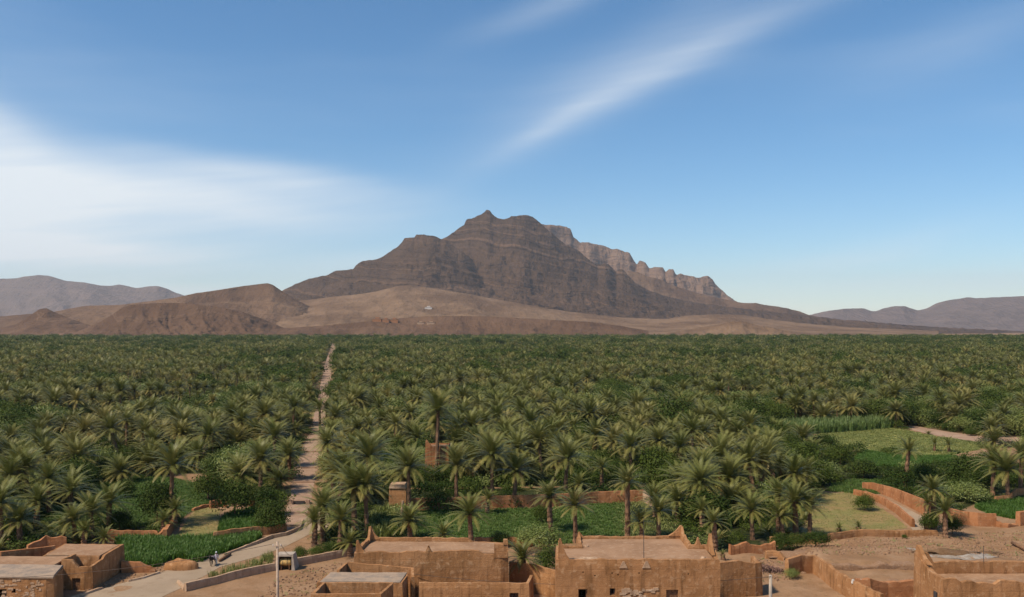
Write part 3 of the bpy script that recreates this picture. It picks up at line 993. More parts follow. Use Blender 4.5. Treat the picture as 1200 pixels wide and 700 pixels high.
for p, dirs, hg, wd in (((4.75, YF), ((1, 0), (0.05, 1)), 2.15, 1.15), ((20.35, YF + 2.6), ((0, -1), (0, 1)), 1.75, 1.6), ((18.72, 97.9), ((-1, 0), (0, -1)), 1.05, 1.5),
                        ((7.4, 97.95), ((1, 0), (0, -1)), 0.55, 0.7), ((19.6, 93.6), ((1, 0), (-1, 0)), 0.85, 0.45)):
    def fill(mb, p=p, dirs=dirs, hg=hg, wd=wd):
        for k, d in enumerate(dirs):
            fin(mb, p, d, hg * (1 - 0.12 * k), wd, 0.36, top3(0, p[0], p[1]) - 0.05)
    part('merlon', 'mud', E, fill)
for px in (730, 757):
    x = (px - 600) / F * YF
    def fill(mb, x=x):
        V = [(x - .42, YF - .34, 6.15), (x + .42, YF - .34, 6.15), (x + .42, YF - .24, 6.15), (x - .42, YF - .24, 6.15), (x - .06, YF - .32, 6.82), (x + .1, YF - .32, 6.82), (x + .1, YF - .24, 6.82), (x - .06, YF - .24, 6.82)]
        mb.hexa(V[:4], V[4:])
    part('merlon', 'mud_pale', E, fill)
window(E, 7.35 - .75, 7.35 + .15, YF - .02, 2.5, 4.05, 'open')
window(E, 9.72, 10.28, YF - .02, 3.42, 4.12, 'bars')
window(E, 15.35, 16.55, YF - .02, 2.2, 3.98, 'shutter')


def stones(mb):
    r = random.Random(5)
    for k in range(34):
        px, py = r.uniform(728, 769), r.uniform(689, 702)
        if ((px - 749) / 22) ** 2 + ((py - 693) / 8) ** 2 > 1.1:
            continue
        x, z = (px - 600) / F * YF, gz(0, py, YF)
        a, b = r.uniform(.16, .34), r.uniform(.08, .15)
        mb.hexa([(x - a, YF - .34, z - b), (x + a, YF - .34, z - b * .8), (x + a, YF - .2, z - b), (x - a, YF - .2, z - b)],
                [(x - a * .8, YF - .33, z + b), (x + a * .7, YF - .33, z + b * .8), (x + a, YF - .2, z + b), (x - a, YF - .2, z + b)])


part('stone_patch', 'mud_pale', E, stones, label='patch of bare stones showing through the render')
part('plaster_heap', 'mud_pale', E, lambda mb: mb.lump((7.6, YF + 1.0, ZR + .1), (1.15, .45, .16), 12, 4, 2.0), label='large heap of white plaster on the roof')
part('plaster_heap', 'mud_pale', E, lambda mb: mb.lump((7.9, 94.4, ZR + .1), (.3, .25, .25), 8, 3, 4.0))
part('plaster_heap', 'mud_pale', E, lambda mb: mb.lump((19.3, YF + .9, ZR + .1), (.35, .3, .25), 8, 3, 6.0))
o = MB().tube([(13.3, YF + .9, ZR - .1), (13.28, YF + .9, ZR + 2.4), (13.3, YF + .9, ZR + 4.2)], [.035, .03, .025], 6).build('roof_pole', M['dark'], origin=(13.3, YF + .9, ZR))
tag(o, 'thin dark pole standing on the roof of the tallest mud house', 'pole')

# ------------------------------------------------------------------ the long house to its left
E = empty('mud_house', (-8.6, 98, 0), 'long low mud house with pointed left corners, left of the tallest house', 'house')
P2 = [(-16.75, 95.6), (-0.62, 95.75), (-0.72, 100.6), (-5.0, 101.2), (-16.3, 101.4)]


def top2(s, x, y):
    if y < 97:
        return 6.0 + 0.10 * math.sin(x * 0.9) - (0.45 if -13.6 < x < -11.4 else 0) * 0.5 - (0.3 if x > -3.2 else 0)
    return 6.12 + (0.0 if x < -5 else -0.42)


part('wall', 'mud', E, lambda mb: wall_into(mb, P2, top2, -0.6, 0.5, rag=0.10, closed=True, seed=8.1, step=0.6))
part('roof', 'roof', E, lambda mb: slab(mb, [(-16.45, 95.9), (-0.9, 96.05), (-1.0, 100.3), (-5.1, 100.9), (-16.0, 101.1)], 5.72))
for p, dirs, hg, wd in (((-16.65, 95.65), ((1, 0.01), (0.06, 1)), 1.25, 1.0), ((-16.2, 101.3), ((1, 0), (-0.06, -1)), 1.35, 1.15), ((-9.0, 95.65), ((1, 0), (-1, 0)), 0.75, 0.5)):
    def fill(mb, p=p, dirs=dirs, hg=hg, wd=wd):
        for k, d in enumerate(dirs):
            fin(mb, p, d, hg, wd, 0.36, top2(0, p[0], p[1]) - 0.05)
    part('merlon', 'mud', E, fill)
part('merlon', 'mud', E, lambda mb: (mb.box(-1.95, -0.45, 95.5, 96.0, 5.3, 6.75, .05, .04), mb.box(-0.98, -0.42, 95.45, 96.05, 6.74, 7.25, .05, .05)), label='square stub at the right corner')

# ------------------------------------------------------------------ walled yard in front of it
E = empty('courtyard_house', (-10, 90, 0), 'mud courtyard with open-topped room and grey roof patch, in front of the long low house', 'house')
part('wall', 'mud', E, lambda mb: (wall_into(mb, [(-9.3, 88.9), (1.55, 88.7), (2.0, 91.6)], 4.55, -0.6, 0.42, [(9.05, 9.95, 2.75, 3.62)], rag=0.06, seed=1.0),
                                    wall_into(mb, [(-17.5, 94.9), (-10.6, 94.2), (-10.2, 91.3)], lambda s, x, y: 5.02 - 0.06 * s, -0.6, 0.40, rag=0.07, seed=2.0),
                                    wall_into(mb, [(-17.7, 95.0), (-18.1, 92.4)], 4.9, -0.6, 0.4, rag=0.06, seed=2.5)))
part('room', 'mud', E, lambda mb: wall_into(mb, [(-18.75, 83.6), (-12.45, 83.6), (-11.7, 87.3), (-18.5, 87.3)], 5.0, -0.6, 0.40, rag=0.06, closed=True, seed=5.0), label='open-topped mud room without a roof')
part('wall', 'mud', E, lambda mb: wall_into(mb, [(-19.4, 89.2), (-11.15, 89.0), (-10.9, 92.3), (-18.9, 92.5)], 4.52, -0.6, 0.45, rag=0.05, closed=True, seed=6.0))
part('roof', 'roof_grey', E, lambda mb: slab(mb, [(-19.3, 89.1), (-11.2, 88.9), (-10.95, 92.4), (-18.9, 92.5)], 4.60, 0.15), label='grey patched mud roof')
window(E, -9.3 + 9.05, -9.3 + 9.95, 88.75, 2.75, 3.62, 'bars')

# ------------------------------------------------------------------ house cut by the lower right edge
E = empty('mud_house', (45, 84, 0), 'mud house with ragged raised parapet at the lower right edge', 'house')
P4 = [(39.55, 81.2), (66, 81.0), (66, 87.6), (39.95, 87.4)]


def top4(s, x, y):
    z = 6.85 + 0.12 * math.sin(x * 1.7) + 0.07 * math.sin(x * 4.1)
    if x < 41:
        z += 0.35 + (0.75 * max(0, (y - 84) / 3.4))
    elif y > 86:
        z = 7.05
    return z


part('wall', 'mud', E, lambda mb: wall_into(mb, P4, top4, -0.6, 0.55, rag=0.14, closed=True, seed=9.0, step=0.5))
part('roof', 'roof', E, lambda mb: slab(mb, [(39.8, 81.5), (65.7, 81.3), (65.7, 87.3), (40.2, 87.1)], 5.9))
part('merlon', 'mud', E, lambda mb: fin(mb, (39.95, 87.3), (0, -1), 1.25, 2.6, 0.5, 7.5))
o = MB().tube([(46.4, 87.3, 6.9), (46.4, 87.32, 8.6)], .03, 6).build('roof_rod', M['dark'], origin=(46.4, 87.3, 7.0))
tag(o, 'short dark rod on the parapet of the lower right house', 'rod')
part('niche_shade', 'dark', E, lambda mb: mb.box(39.18, 39.3, 82.0, 82.5, 5.0, 5.6))  # dark box on the wall face, painting the shade of a recess

# ------------------------------------------------------------------ houses at the lower left
E = empty('mud_house', (-51, 104, 0), 'mud house with flat roof and small open courtyard beside the road', 'house')
ZL = 3.1
part('wall', 'mud', E, lambda mb: wall_into(mb, [(-51.5, 104.6), (-51.7, 102.0), (-48.4, 101.9), (-48.45, 110.2), (-55.6, 110.5), (-55.3, 104.9)],
                                            lambda s, x, y: (3.45 if x < -50.4 else 2.62 + 0.06 * (y - 101.9)) if y < 104.7 else ZL + 0.05, -0.6, 0.45, [(2.6 + 1.25, 2.6 + 2.25, -0.3, 1.36)], rag=0.07, seed=4.5))
part('wall', 'mud', E, lambda mb: wall_into(mb, [(-51.6, 104.8), (-48.7, 104.8)], ZL + 0.04, -0.6, 0.4, rag=0.05, seed=4.9))
part('roof', 'roof', E, lambda mb: slab(mb, [(-55.2, 105.0), (-48.7, 104.9), (-48.7, 110.0), (-55.4, 110.3)], ZL + 0.09, 0.2))
part('door', 'wood', E, lambda mb: mb.box(-50.43, -49.47, 101.96, 102.02, -0.2, 1.33))
wall('low crumbling mud wall end at the right of the courtyard house by the road', [(-47.9, 109.0), (-45.8, 109.3), (-44.0, 109.6)], [1.5, 1.2, 0.3], 'mud_red', 0.6, rag=0.15, seed=5.5)
E = empty('mud_house', (-56, 96, 0), 'low house with peeling stone front and pale flat roof at the lower left corner', 'house')
part('wall', 'mud', E, lambda mb: wall_into(mb, [(-68, 95.9), (-49.5, 95.4), (-50.6, 99.8), (-69, 101.0)], 3.2, -0.6, 0.5, [(12.6, 13.75, -0.4, 2.0), (14.3, 14.75, 1.6, 2.05)], rag=0.10, closed=True, seed=6.5, step=0.5))
part('roof', 'roof_grey', E, lambda mb: slab(mb, [(-68.3, 95.5), (-49.2, 95.1), (-50.5, 99.9), (-69, 101.1)], 3.36, 0.16))
part('roof', 'roof', E, lambda mb: slab(mb, [(-69, 100.5), (-51.9, 99.6), (-51.9, 104.3), (-69, 104.5)], 3.22, 0.2))
part('gutter', 'dark', E, lambda mb: mb.tube([(-49.3, 95.6, 3.42), (-50.4, 99.6, 3.42)], .05, 6))


def rubble_face(mb):
    r = random.Random(8)
    for k in range(70):
        x, z = r.uniform(-57.5, -50.2), r.uniform(0.9, 3.05)
        a, b = r.uniform(.1, .26), r.uniform(.06, .13)
        y = 95.9 - (x + 68) * 0.027 - .29
        mb.hexa([(x - a, y, z - b), (x + a, y - .02, z - b * .8), (x + a, y + .12, z - b), (x - a, y + .12, z - b)],
                [(x - a * .8, y, z + b), (x + a * .7, y - .02, z + b * .8), (x + a, y + .12, z + b), (x - a, y + .12, z + b)])


o = part('stonework', 'mud_pale', E, rubble_face)
o['kind'] = 'stuff'
wall('tall plain mud wall at the left edge behind the low stone-fronted house', [(-70, 104.6), (-60.5, 105.2), (-55.9, 108.6)], [3.5, 3.5, 3.45], 'mud_red', 0.5, seed=2.2)
wall('red layered mud wall with broken top behind the short palm at lower left', [g(32, 652), g(54, 648), g(78, 646)], [1.5, 2.1, 1.9], 'mud_red', 0.6, rag=0.35, seed=4.2)

# ------------------------------------------------------------------ garden walls
wall('mud wall with broken toothed end along the dark crop on the left', [g(124, 634), g(150, 633), g(180, 632), g(186, 633), g(193, 631)], [1.4, 1.35, 1.3, 0.8, 1.6], 'mud_red', 0.5, rag=0.28, seed=1.1)
wall('broken stub of mud wall at the corner of the dry plot', [g(193, 634), g(196, 631), g(205, 612), g(209, 606)], [1.5, 1.7, 0.9, 0.7], 'mud_red', 0.6, rag=0.3, seed=2.1)
wall('low crumbling mud wall below the dry plot', [g(208, 639), g(225, 637.5), g(240, 635.5), g(250, 634)], [0.45, 0.5, 0.3, 0.35], 'mud_red', 0.5, rag=0.18, seed=3.1)
wall('smooth orange mud wall between green crop and road', [g(250, 634), g(270, 632), g(302, 627.5), g(316, 626), g(335, 622)], [1.25, 1.4, 1.3, 1.0, 1.1], 'mud', 0.5, rag=0.06, seed=4.1)
wall('short red mud wall between the round orchard trees', [g(246, 596), g(258, 594), g(266, 594)], 1.25, 'mud_red', 0.5, seed=5.1)
wall('red mud wall half hidden by round trees left of the track', [g(292, 594.5), g(312, 593)], 1.4, 'mud_red', 0.5, seed=6.1)
wall('thin red garden wall by the far side of the dry plot', [g(226, 599), g(240, 595), g(246, 594)], 0.5, 'mud_red', 0.5, rag=0.2, seed=7.1)
wall('long straight mud wall behind the green field in the middle', [g(480, 598.5), g(560, 596), g(640, 594), g(700, 590), g(754, 588.5)], [2.0, 2.0, 2.05, 2.0, 2.1], 'mud_red', 0.5, rag=0.05, seed=8.1)
wall('short mud wall falling away from the end of the long straight wall', [g(754, 588.5), g(762, 592), g(771, 602)], [2.0, 1.5, 0.6], 'mud_pale', 0.5, rag=0.1, seed=9.1)
wall('low mud wall piece behind the long low house', [g(556, 641), g(600, 640), g(625, 640)], [1.3, 1.2, 0.9], 'mud_red', 0.5, seed=1.7)
wall('mud wall closing the gap between the two big houses', [(-0.3, 100.5), (2.5, 100.9), (5.2, 98.6)], [3.6, 3.2, 3.0], 'mud', 0.5, seed=2.7)
wall('pale mud wall running out from the right of the tallest house', [(20.9, 97.5), (24.5, 98.6), (27.7, 99.2), (27.6, 101.8)], [4.2, 4.0, 3.6, 3.4], 'mud', 0.55, rag=0.15, seed=3.7)
wall('crumbled mud wall behind the brush heap', [g(855, 650), g(880, 648), g(908, 647)], [1.3, 1.1, 1.4], 'mud_red', 0.6, rag=0.3, seed=4.7)
wall('broken stub of mud wall above the bushes', [g(897, 655), g(906, 655), g(914, 656), g(920, 657)], [0.8, 1.0, 0.9, 0.3], 'mud', 0.7, rag=0.25, seed=5.7)
wall('low straight mud wall along the front of the stubble field', [g(903, 638), g(930, 636), g(960, 636), g(1000, 631), (g(1045, 629)), g(1098, 629)], [1.15, 1.0, 1.0, 0.95, 0.9, 0.8], 'mud', 0.5, rag=0.07, seed=6.7)
wall('curved mud wall between stubble field and alley', [g(1001, 580), g(1018, 583.5), g(1035, 591), g(1052, 602), g(1063, 612), g(1070, 618)], [1.0, 1.0, 1.15, 1.25, 1.2, 1.25], 'mud_red', 0.5, rag=0.05, seed=7.7)
wall('high curved mud wall on the far side of the alley', [g(1011, 573), g(1022, 574.5), g(1045, 583), g(1070, 596), g(1090, 606)], [1.2, 1.4, 1.8, 2.2, 2.3], 'mud_red', 0.5, rag=0.05, seed=8.7)
wall('mud retaining wall below the path by the small dark green field', [g(1112, 610), g(1125, 614), g(1145, 616.5), g(1167, 617)], [2.0, 2.0, 2.0, 1.9], 'mud_red', 0.5, rag=0.06, seed=9.7)
wall('thick block of mud wall at the right edge by the dark green field', [g(1193, 616), g(1205, 614.5), g(1222, 612)], 2.1, 'mud_red', 0.8, rag=0.08, seed=1.9)
wall('low mud wall behind the dark green field at the right edge', [g(1166, 588), g(1185, 587), g(1190, 584), g(1215, 582)], [0.9, 0.95, 1.7, 1.7], 'mud', 0.5, rag=0.12, seed=2.9)
wall('low broken mud bank right of the retaining wall', [g(1167, 617), g(1178, 618), g(1190, 616)], [0.9, 0.5, 0.4], 'mud_red', 0.9, rag=0.3, seed=3.9)
wall('angled mud wall of the small yard at lower right', [g(922, 678), g(938, 674), (36.9, 108.6), (37.1, 101.5), (37.6, 97.6), (38.9, 93.3)], [2.0, 2.1, 2.2, 2.2, 2.1, 2.2], 'mud', 0.55, rag=0.10, seed=4.9)
wall('ragged mud wall beyond the small yard', [(37.8, 97.7), (39.2, 97.5), (41.5, 98.3), (44.5, 98.6), (47, 98.4)], [2.3, 2.2, 1.6, 1.8, 1.9], 'mud_red', 0.7, rag=0.3, seed=5.9)
wall('broken spur of wall with debris on top beside the small yard', [(38.6, 93.2), (41.2, 92.0), (43.5, 90.4)], [1.4, 1.2, 0.9], 'mud', 0.6, rag=0.2, seed=6.9)
o = MB().box(43.4, 45.9, 92.4, 95.0, -0.4, 2.05, .1, .1).build('mud_block', M['mud'], origin=(44.6, 93.7, 0))
tag(o, 'squat mud block with flat top inside the ruined yard', 'ruin')
wall('low earth kerb running toward the road left of the mud lump', [g(78, 704), g(100, 697), g(120, 690)], 0.25, 'mud_pale', 0.4, rag=0.1, seed=7.9)
wall('thin pale kerb along the upper side of the road', [g(150, 682), g(168, 678), g(187, 672)], 0.25, 'mud_pale', 0.35, rag=0.06, seed=8.9)
wall('pale kerb along the roadside by the dark crop', [g(199, 668), g(220, 662), g(240, 655.5)], 0.2, 'mud_pale', 0.35, rag=0.05, seed=9.9)
wall('low pale kerb between the road and the dry channel', [g(262, 651), g(285, 643), g(300, 638), g(319, 631), g(335, 628), g(351, 621), g(355, 611)], [0.2, 0.3, 0.45, 0.55, 0.5, 0.5, 0.4], 'mud_pale', 0.4, rag=0.05, seed=1.3)
wall('long low mud wall with pale coping from road edge to pointed house', [g(217, 693), g(240, 687), g(270, 680), g(300, 673), g(322, 668.5)], [0.95, 0.9, 0.95, 0.95, 0.9], 'mud_pale', 0.45, rag=0.04, seed=2.3)
wall('low mud wall with pale coping right of the barrel shelter', [g(344, 664), g(370, 659), g(395, 654), g(417, 650)], [1.0, 0.95, 0.95, 1.0], 'mud_pale', 0.45, rag=0.04, seed=3.4)
wall('short angled end wall of the long low roadside wall', [g(209, 683), g(217, 692.5)], [0.3, 0.6], 'mud_pale', 0.35, rag=0.04, seed=4.4)
o = MB().lump((*g(213, 667), 0), (2.3, 0.9, 1.35), 14, 5, 3.0, 0.15).build('mud_lump', M['mud'], origin=(*g(213, 667), 0), smooth=True)
tag(o, 'big smooth mud lump at the roadside below the dark crop', 'mud heap')
o = MB().lump((*g(150, 668), 0), (1.6, 0.8, 1.0), 12, 5, 5.0, 0.3).build('mud_lump', M['mud_red'], origin=(*g(150, 668), 0), smooth=True)
tag(o, 'small crumbling mud heap beside the flat-roofed house at lower left', 'mud heap')

# ------------------------------------------------------------------ barrel shelter by the road
bx, by = g(334, 669)
E = empty('barrel_shelter', (bx, by, 0), 'pale concrete shelter with a yellow barrel lying inside, beside the road', 'shelter')
yc = by
part('side_wall', 'concrete', E, lambda mb: mb.hexa([(bx - 1.35, yc, -.3), (bx - .95, yc, -.3), (bx - .95, yc + 2.0, -.3), (bx - 1.35, yc + 2.0, -.3)], [(bx - 1.05, yc, 1.75), (bx - .8, yc, 1.75), (bx - .8, yc + 1.5, 1.75), (bx - 1.05, yc + 1.5, 1.75)]))
part('side_wall', 'concrete', E, lambda mb: mb.hexa([(bx + .8, yc, -.3), (bx + 1.25, yc, -.3), (bx + 1.35, yc + 2.0, -.3), (bx + .8, yc + 2.0, -.3)], [(bx + .8, yc, 1.75), (bx + 1.0, yc, 1.75), (bx + 1.05, yc + 1.5, 1.75), (bx + .8, yc + 1.5, 1.75)]))
part('lintel', 'concrete', E, lambda mb: mb.box(bx - 1.06, bx + 1.02, yc + .02, yc + 1.5, 1.753, 2.0, .03, .03))
part('back_wall', 'mud', E, lambda mb: mb.box(bx - .95, bx + .8, yc + 1.3, yc + 1.6, -.3, 1.74))
M['barrel'] = mat_plain('yellowed barrel', (0.52, 0.33, 0.12), 0.6, 0.2, 3.0)
E2 = empty('barrel', (bx - .05, yc + .5, .55), 'yellow barrel lying on its side in the concrete shelter', 'barrel')
part('drum', 'barrel', E2, lambda mb: mb.tube([(bx - .72, yc + .55, .95), (bx - .68, yc + .55, .95), (bx - .3, yc + .55, .95), (bx + .2, yc + .55, .95), (bx + .58, yc + .55, .95), (bx + .62, yc + .55, .95)], [.36, .40, .43, .43, .40, .36], 16), True)
for q in (-.32, .22):
    part('hoop', 'dark', E2, lambda mb, q=q: mb.tube([(bx + q - .03, yc + .55, .95), (bx + q + .03, yc + .55, .95)], [.445, .445], 16))
part('cradle', 'wood', E2, lambda mb: mb.box(bx - .6, bx - .5, yc + .2, yc + .9, -.1, .62))
part('cradle', 'wood', E2, lambda mb: mb.box(bx + .4, bx + .5, yc + .2, yc + .9, -.1, .62))

# ------------------------------------------------------------------ poles and cables
px_, py_ = (325 - 600) / F * 86.0, 86.0
E = empty('utility_pole', (px_, py_, 0), 'weathered wooden utility pole in front of the barrel shelter', 'pole')
ztp = gz(0, 635, 86.0)
part('post', 'pole', E, lambda mb: mb.tube([(px_, py_, -.6), (px_ + .03, py_, 4), (px_, py_, ztp)], [.17, .14, .11], 10), True)
part('crossarm', 'pole', E, lambda mb: mb.box(px_ - .45, px_ + .45, py_ - .19, py_ - .11, ztp - .42, ztp - .32))
for q in (-.38, .38):
    part('insulator', 'lime', E, lambda mb, q=q: mb.tube([(px_ + q, py_ - .15, ztp - .32), (px_ + q, py_ - .15, ztp - .18)], [.05, .03], 8))


def cable(label, a, b, sag, r=0.022, n=24):
    a, b = Vector(a), Vector(b)
    pts = []
    for k in range(n + 1):
        t = k / n
        p = a.lerp(b, t); p.z -= sag * 4 * t * (1 - t)
        pts.append(p)
    o = MB().tube(pts, r, 5).build('cable', M['cable'], origin=tuple(a))
    return tag(o, label, 'cable')


cable('sagging cable from the wooden pole toward the left edge', (px_ - .38, py_ - .15, ztp - .18), (-75, 88, 6.2), 2.1)
cable('short cable dropping from the wooden pole to the shelter', (px_ + .38, py_ - .15, ztp - .18), (bx + 1.0, yc + .3, 1.95), 0.5)
qx, qy = (903 - 600) / F * 90.0, 90.0
qz = gz(0, 674, 90.0)
o = MB().tube([(qx, qy, -.5), (qx, qy, 2.6), (qx, qy, qz)], [.2, .18, .16], 10).build('pale_post', M['concrete'], origin=(qx, qy, 0), smooth=True)
tag(o, 'thick pale concrete post standing in the yard right of the tallest house', 'post')
cable('long sagging cable crossing the front of the tallest house', ((486 - 600) / F * 95.2, 95.2, gz(0, 673, 95.2)), (qx, qy - .17, qz - .1), 1.0, 0.024, 40)

# ------------------------------------------------------------------ sills across the track, small buildings in the grove
for k, (px, py, w) in enumerate(((340, 617, 1.6), (346, 602, 1.8), (351.5, 590.5, 2.1), (355, 566, 2.2), (358.5, 549, 2.3), (364, 530, 2.3), (368.5, 516, 2.4))):
    x, y = g(px, py)
    o = MB().box(x - w, x + w, y - .25, y + .25, -.3, .30, .05, .05).build('stone_sill', M['track'], origin=(x, y, 0))
    tag(o, 'low earth sill laid across the pale track, ' + ('nearest to the road', 'second from the road', 'at the dark culvert', 'first above the culvert', 'between the culvert and the leaning palm', 'by the low yellowish palm', 'farthest up the track')[k], 'sill', 'sills across the track')
x, y = g(351.5, 591)
E = empty('culvert', (x, y - .35, 0), 'dark culvert mouth opening in the pale track', 'culvert')
part('mouth', 'dark', E, lambda mb: mb.hexa([(x - .35, y - .42, -.2), (x + .3, y - .42, -.2), (x + .3, y - .27, -.2), (x - .35, y - .27, -.2)], [(x - 1.0, y - .36, .62), (x + 1.05, y - .36, .62), (x + 1.05, y - .27, .62), (x - 1.0, y - .27, .62)]))  # solid dark plate that paints the shade inside the opening
part('lip', 'track', E, lambda mb: mb.box(x - 1.3, x + 1.3, y - .4, y + .3, .622, .75, .05, .05))
part('cheek', 'track', E, lambda mb: mb.box(x - 1.75, x - 1.02, y - .5, y + .3, -.3, .8, .05, .05))
part('cheek', 'track', E, lambda mb: mb.box(x + 1.07, x + 1.75, y - .5, y + .3, -.3, .75, .05, .05))


def hut(label, x, y, w, d, hgt, mat, door=True, rot=0.0, name='mud_hut', merl=False, cat='house', dx=0.0):
    E = empty(name, (x, y, 0), label, cat)
    hs = [(w * .5 - .45 + dx, w * .5 + .45 + dx, hgt * .30, hgt * .30 + 1.5)] if door else []
    part('wall', mat, E, lambda mb: wall_into(mb, [(x - w / 2, y), (x + w / 2, y + rot), (x + w / 2, y + d + rot), (x - w / 2, y + d)], hgt, -.5, .4, hs, rag=0.08, closed=True, seed=x))
    part('roof', 'roof', E, lambda mb: slab(mb, [(x - w / 2 + .15, y + .15), (x + w / 2 - .15, y + .15 + rot), (x + w / 2 - .15, y + d - .15 + rot), (x - w / 2 + .15, y + d - .15)], hgt - .25))
    if merl:
        part('merlon', mat, E, lambda mb: fin(mb, (x - w / 2, y + .05), (1, 0), 1.3, 1.5, .4, hgt - .05))
    return E


x, y = g(512, 565)
hut('orange mud house with pointed corner, half hidden behind the tall palm', x, y, 4.2, 4.5, 7.0, 'mud_red', True, merl=True, dx=1.1)
x, y = g(466, 600)
E = hut('small square mud tower with pale capping beside the end of the long wall', x, y, 2.4, 2.2, 3.9, 'mud', False, name='mud_tower', cat='tower')
part('capping', 'mud_pale', E, lambda mb: mb.box(x - 1.4, x + 1.35, y - .3, y + 2.5, 3.88, 4.5, .18, .18))
x, y = g(471, 612)
o = MB().tube([(x - .1, y, -.3), (x, y, 1.5), (x + .12, y + .1, 3.3)], [.24, .22, .16], 8).build('mud_post', M['mud_pale'], origin=(x, y, 0))
tag(o, 'pale leaning pillar in the garden below the small tower', 'post')
wall('orange mud wall glimpsed among far trees, left piece', [g(762, 486), g(774, 485.5), g(788, 485.5)], 3.6, 'mud_red', 0.6, seed=3.2)
wall('orange mud wall glimpsed among far trees, right piece', [g(829, 489), g(840, 488.5), g(853, 488)], 4.0, 'mud_red', 0.6, seed=3.6)
x, y = g(1033, 492)
hut('tiny pale hut among trees above the reed bed', x, y, 2.6, 3, 5.2, 'mud_pale', False)
x, y = g(925, 545)
hut('low mud hut in the bushes left of the meadow', x, y, 3.4, 2.5, 1.9, 'mud_pale', False)
x, y = g(884, 575)
wall('small orange mud wall among the palms left of the stubble field', [g(872, 585), g(880, 584), g(888, 584)], 2.4, 'mud_red', 0.5, seed=4.9)
x, y = g(318, 555)
wall('brown mud wall in deep shade left of the track', [g(304, 560), g(316, 559)], 1.8, 'mud', 0.5, seed=6.6)
wall('small terracotta wall by the round trees beside the track', [g(312, 570), g(321, 569)], 1.3, 'mud_red', 0.5, seed=7.6)

# village houses at the mountain's foot
for k, (px, py, w, hg, mat, lab) in enumerate(((502, 362.5, 30, 8, 'lime', 'white building on the sunlit fan under the mountain'), (442, 376.5, 30, 8, 'mud_red', 'leftmost red house of the village at the mountain foot'), (452, 377.5, 22, 8, 'mud_red', 'red house just right of the leftmost village house'),
                                               (462, 377.8, 26, 9, 'mud_red', 'third red house from the left in the far village'), (493, 380.0, 24, 6, 'mud_pale', 'pale low house left of the pair below the white building'), (505, 380.0, 26, 6, 'mud_pale', 'pale low house right of the pair below the white building'))):
    # rest each house on the slope that is seen there
    hit = None
    d = Vector(((px - CX) / F, 1.0, (HY - py) / F)).normalized()
    bpy.context.view_layer.update()
    dg = bpy.context.evaluated_depsgraph_get()
    ok, loc, nrm, idx, ob, mt = S.ray_cast(dg, Vector((0, 2300, EYE)) + Vector((d.x / d.y * 2300, 0, d.z / d.y * 2300)), d)
    if not ok or ob.name.startswith('haze'):
        continue
    E = empty('village_house', tuple(loc), lab, 'house', 'village houses at the mountain foot')
    x, y, z = loc
    part('wall', mat, E, lambda mb: mb.box(x - w / 2, x + w / 2, y - 6, y + 12, z - 8, z + hg))
    part('roof', 'roof', E, lambda mb: mb.box(x - w / 2 - 1, x + w / 2 + 1, y - 6.6, y + 12.5, z + hg + .003, z + hg + 1.0))
    part('upper_storey', mat, E, lambda mb: mb.box(x - w * .2, x + w * .25, y - 2, y + 10, z + hg + 1.003, z + hg + hg * .7))

# ------------------------------------------------------------------ heaps in the yards on the right
o = MB().lump((*g(1110, 659), h(*g(1110, 659))), (3.3, 1.2, 0.45), 22, 6, 7.0, 0.5).build('dung_heap', M['dung'], origin=(*g(1110, 659), h(*g(1110, 659))), smooth=True)
tag(o, 'dark brown dung heap inside the ring of pale ash', 'heap')
o = MB().lump((*g(1155, 654), h(*g(1155, 654))), (1.9, 0.7, 0.4), 14, 5, 9.0, 0.45).build('dung_heap', M['dung'], origin=(*g(1155, 654), h(*g(1155, 654))), smooth=True)
tag(o, 'small brown heap right of the pale ash', 'heap')
o = MB().lump((*g(940, 654), h(*g(940, 654))), (5.2, 1.4, 0.6), 18, 5, 4.0, 0.4).build('rubble_heap', M['rubble'], origin=(*g(940, 654), 0), smooth=True)
tag(o, 'long grey rubble heap in front of the green bushes', 'heap')
o = MB().lump((*g(914, 668), 0), (2.2, 1.0, 0.75), 14, 5, 8.0, 0.4).build('rubble_heap', M['rubble'], origin=(*g(914, 668), 0), smooth=True)
tag(o, 'grey stony heap beside the brush pile in the small yard', 'heap')
a, b = g(1186, 640), g(1206, 648)
o = MB().tube([(*a, h(*a) + .5), ((a[0] + b[0]) / 2, (a[1] + b[1]) / 2, h(*a) + .42), (*b, h(*b) + .35)], [.22, .3, .3], 8).build('fallen_log', M['bark'], origin=(*a, h(*a)), smooth=True)
tag(o, 'fallen brown palm log on the bare ground at the right edge', 'log')
a, b = g(257, 659), g(270, 651)
o = MB().tube([(*a, .22), ((a[0] + b[0]) / 2, (a[1] + b[1]) / 2, .25), (*b, .2)], [.16, .2, .17], 8).build('fallen_log', M['bark'], origin=(*a, 0), smooth=True)
tag(o, 'fallen log lying at the roadside behind the walking person', 'log')


def brush(mb):
    r = random.Random(3)
    c0 = g(890, 672)
    for k in range(900):
        t = r.random()
        x = c0[0] + r.uniform(-3.3, 3.0); y = c0[1] + r.gauss(0, .6)
        top = 1.1 * max(0.05, 1 - ((x - c0[0]) / 3.5) ** 2) * max(.1, 1 - ((y - c0[1]) / 1.7) ** 2)
        z = top * t ** .5
        a = r.uniform(0, 6.28); e = r.gauss(0, .4); L = r.uniform(.25, .6)
        d = Vector((math.cos(a) * math.cos(e), math.sin(a) * math.cos(e), math.sin(e))) * L
        w = Vector((-math.sin(a), math.cos(a), .5)) * .035
        p = Vector((x, y, z))
        mb.add([p - d - w, p - d + w, p + d], [(0, 1, 2)])


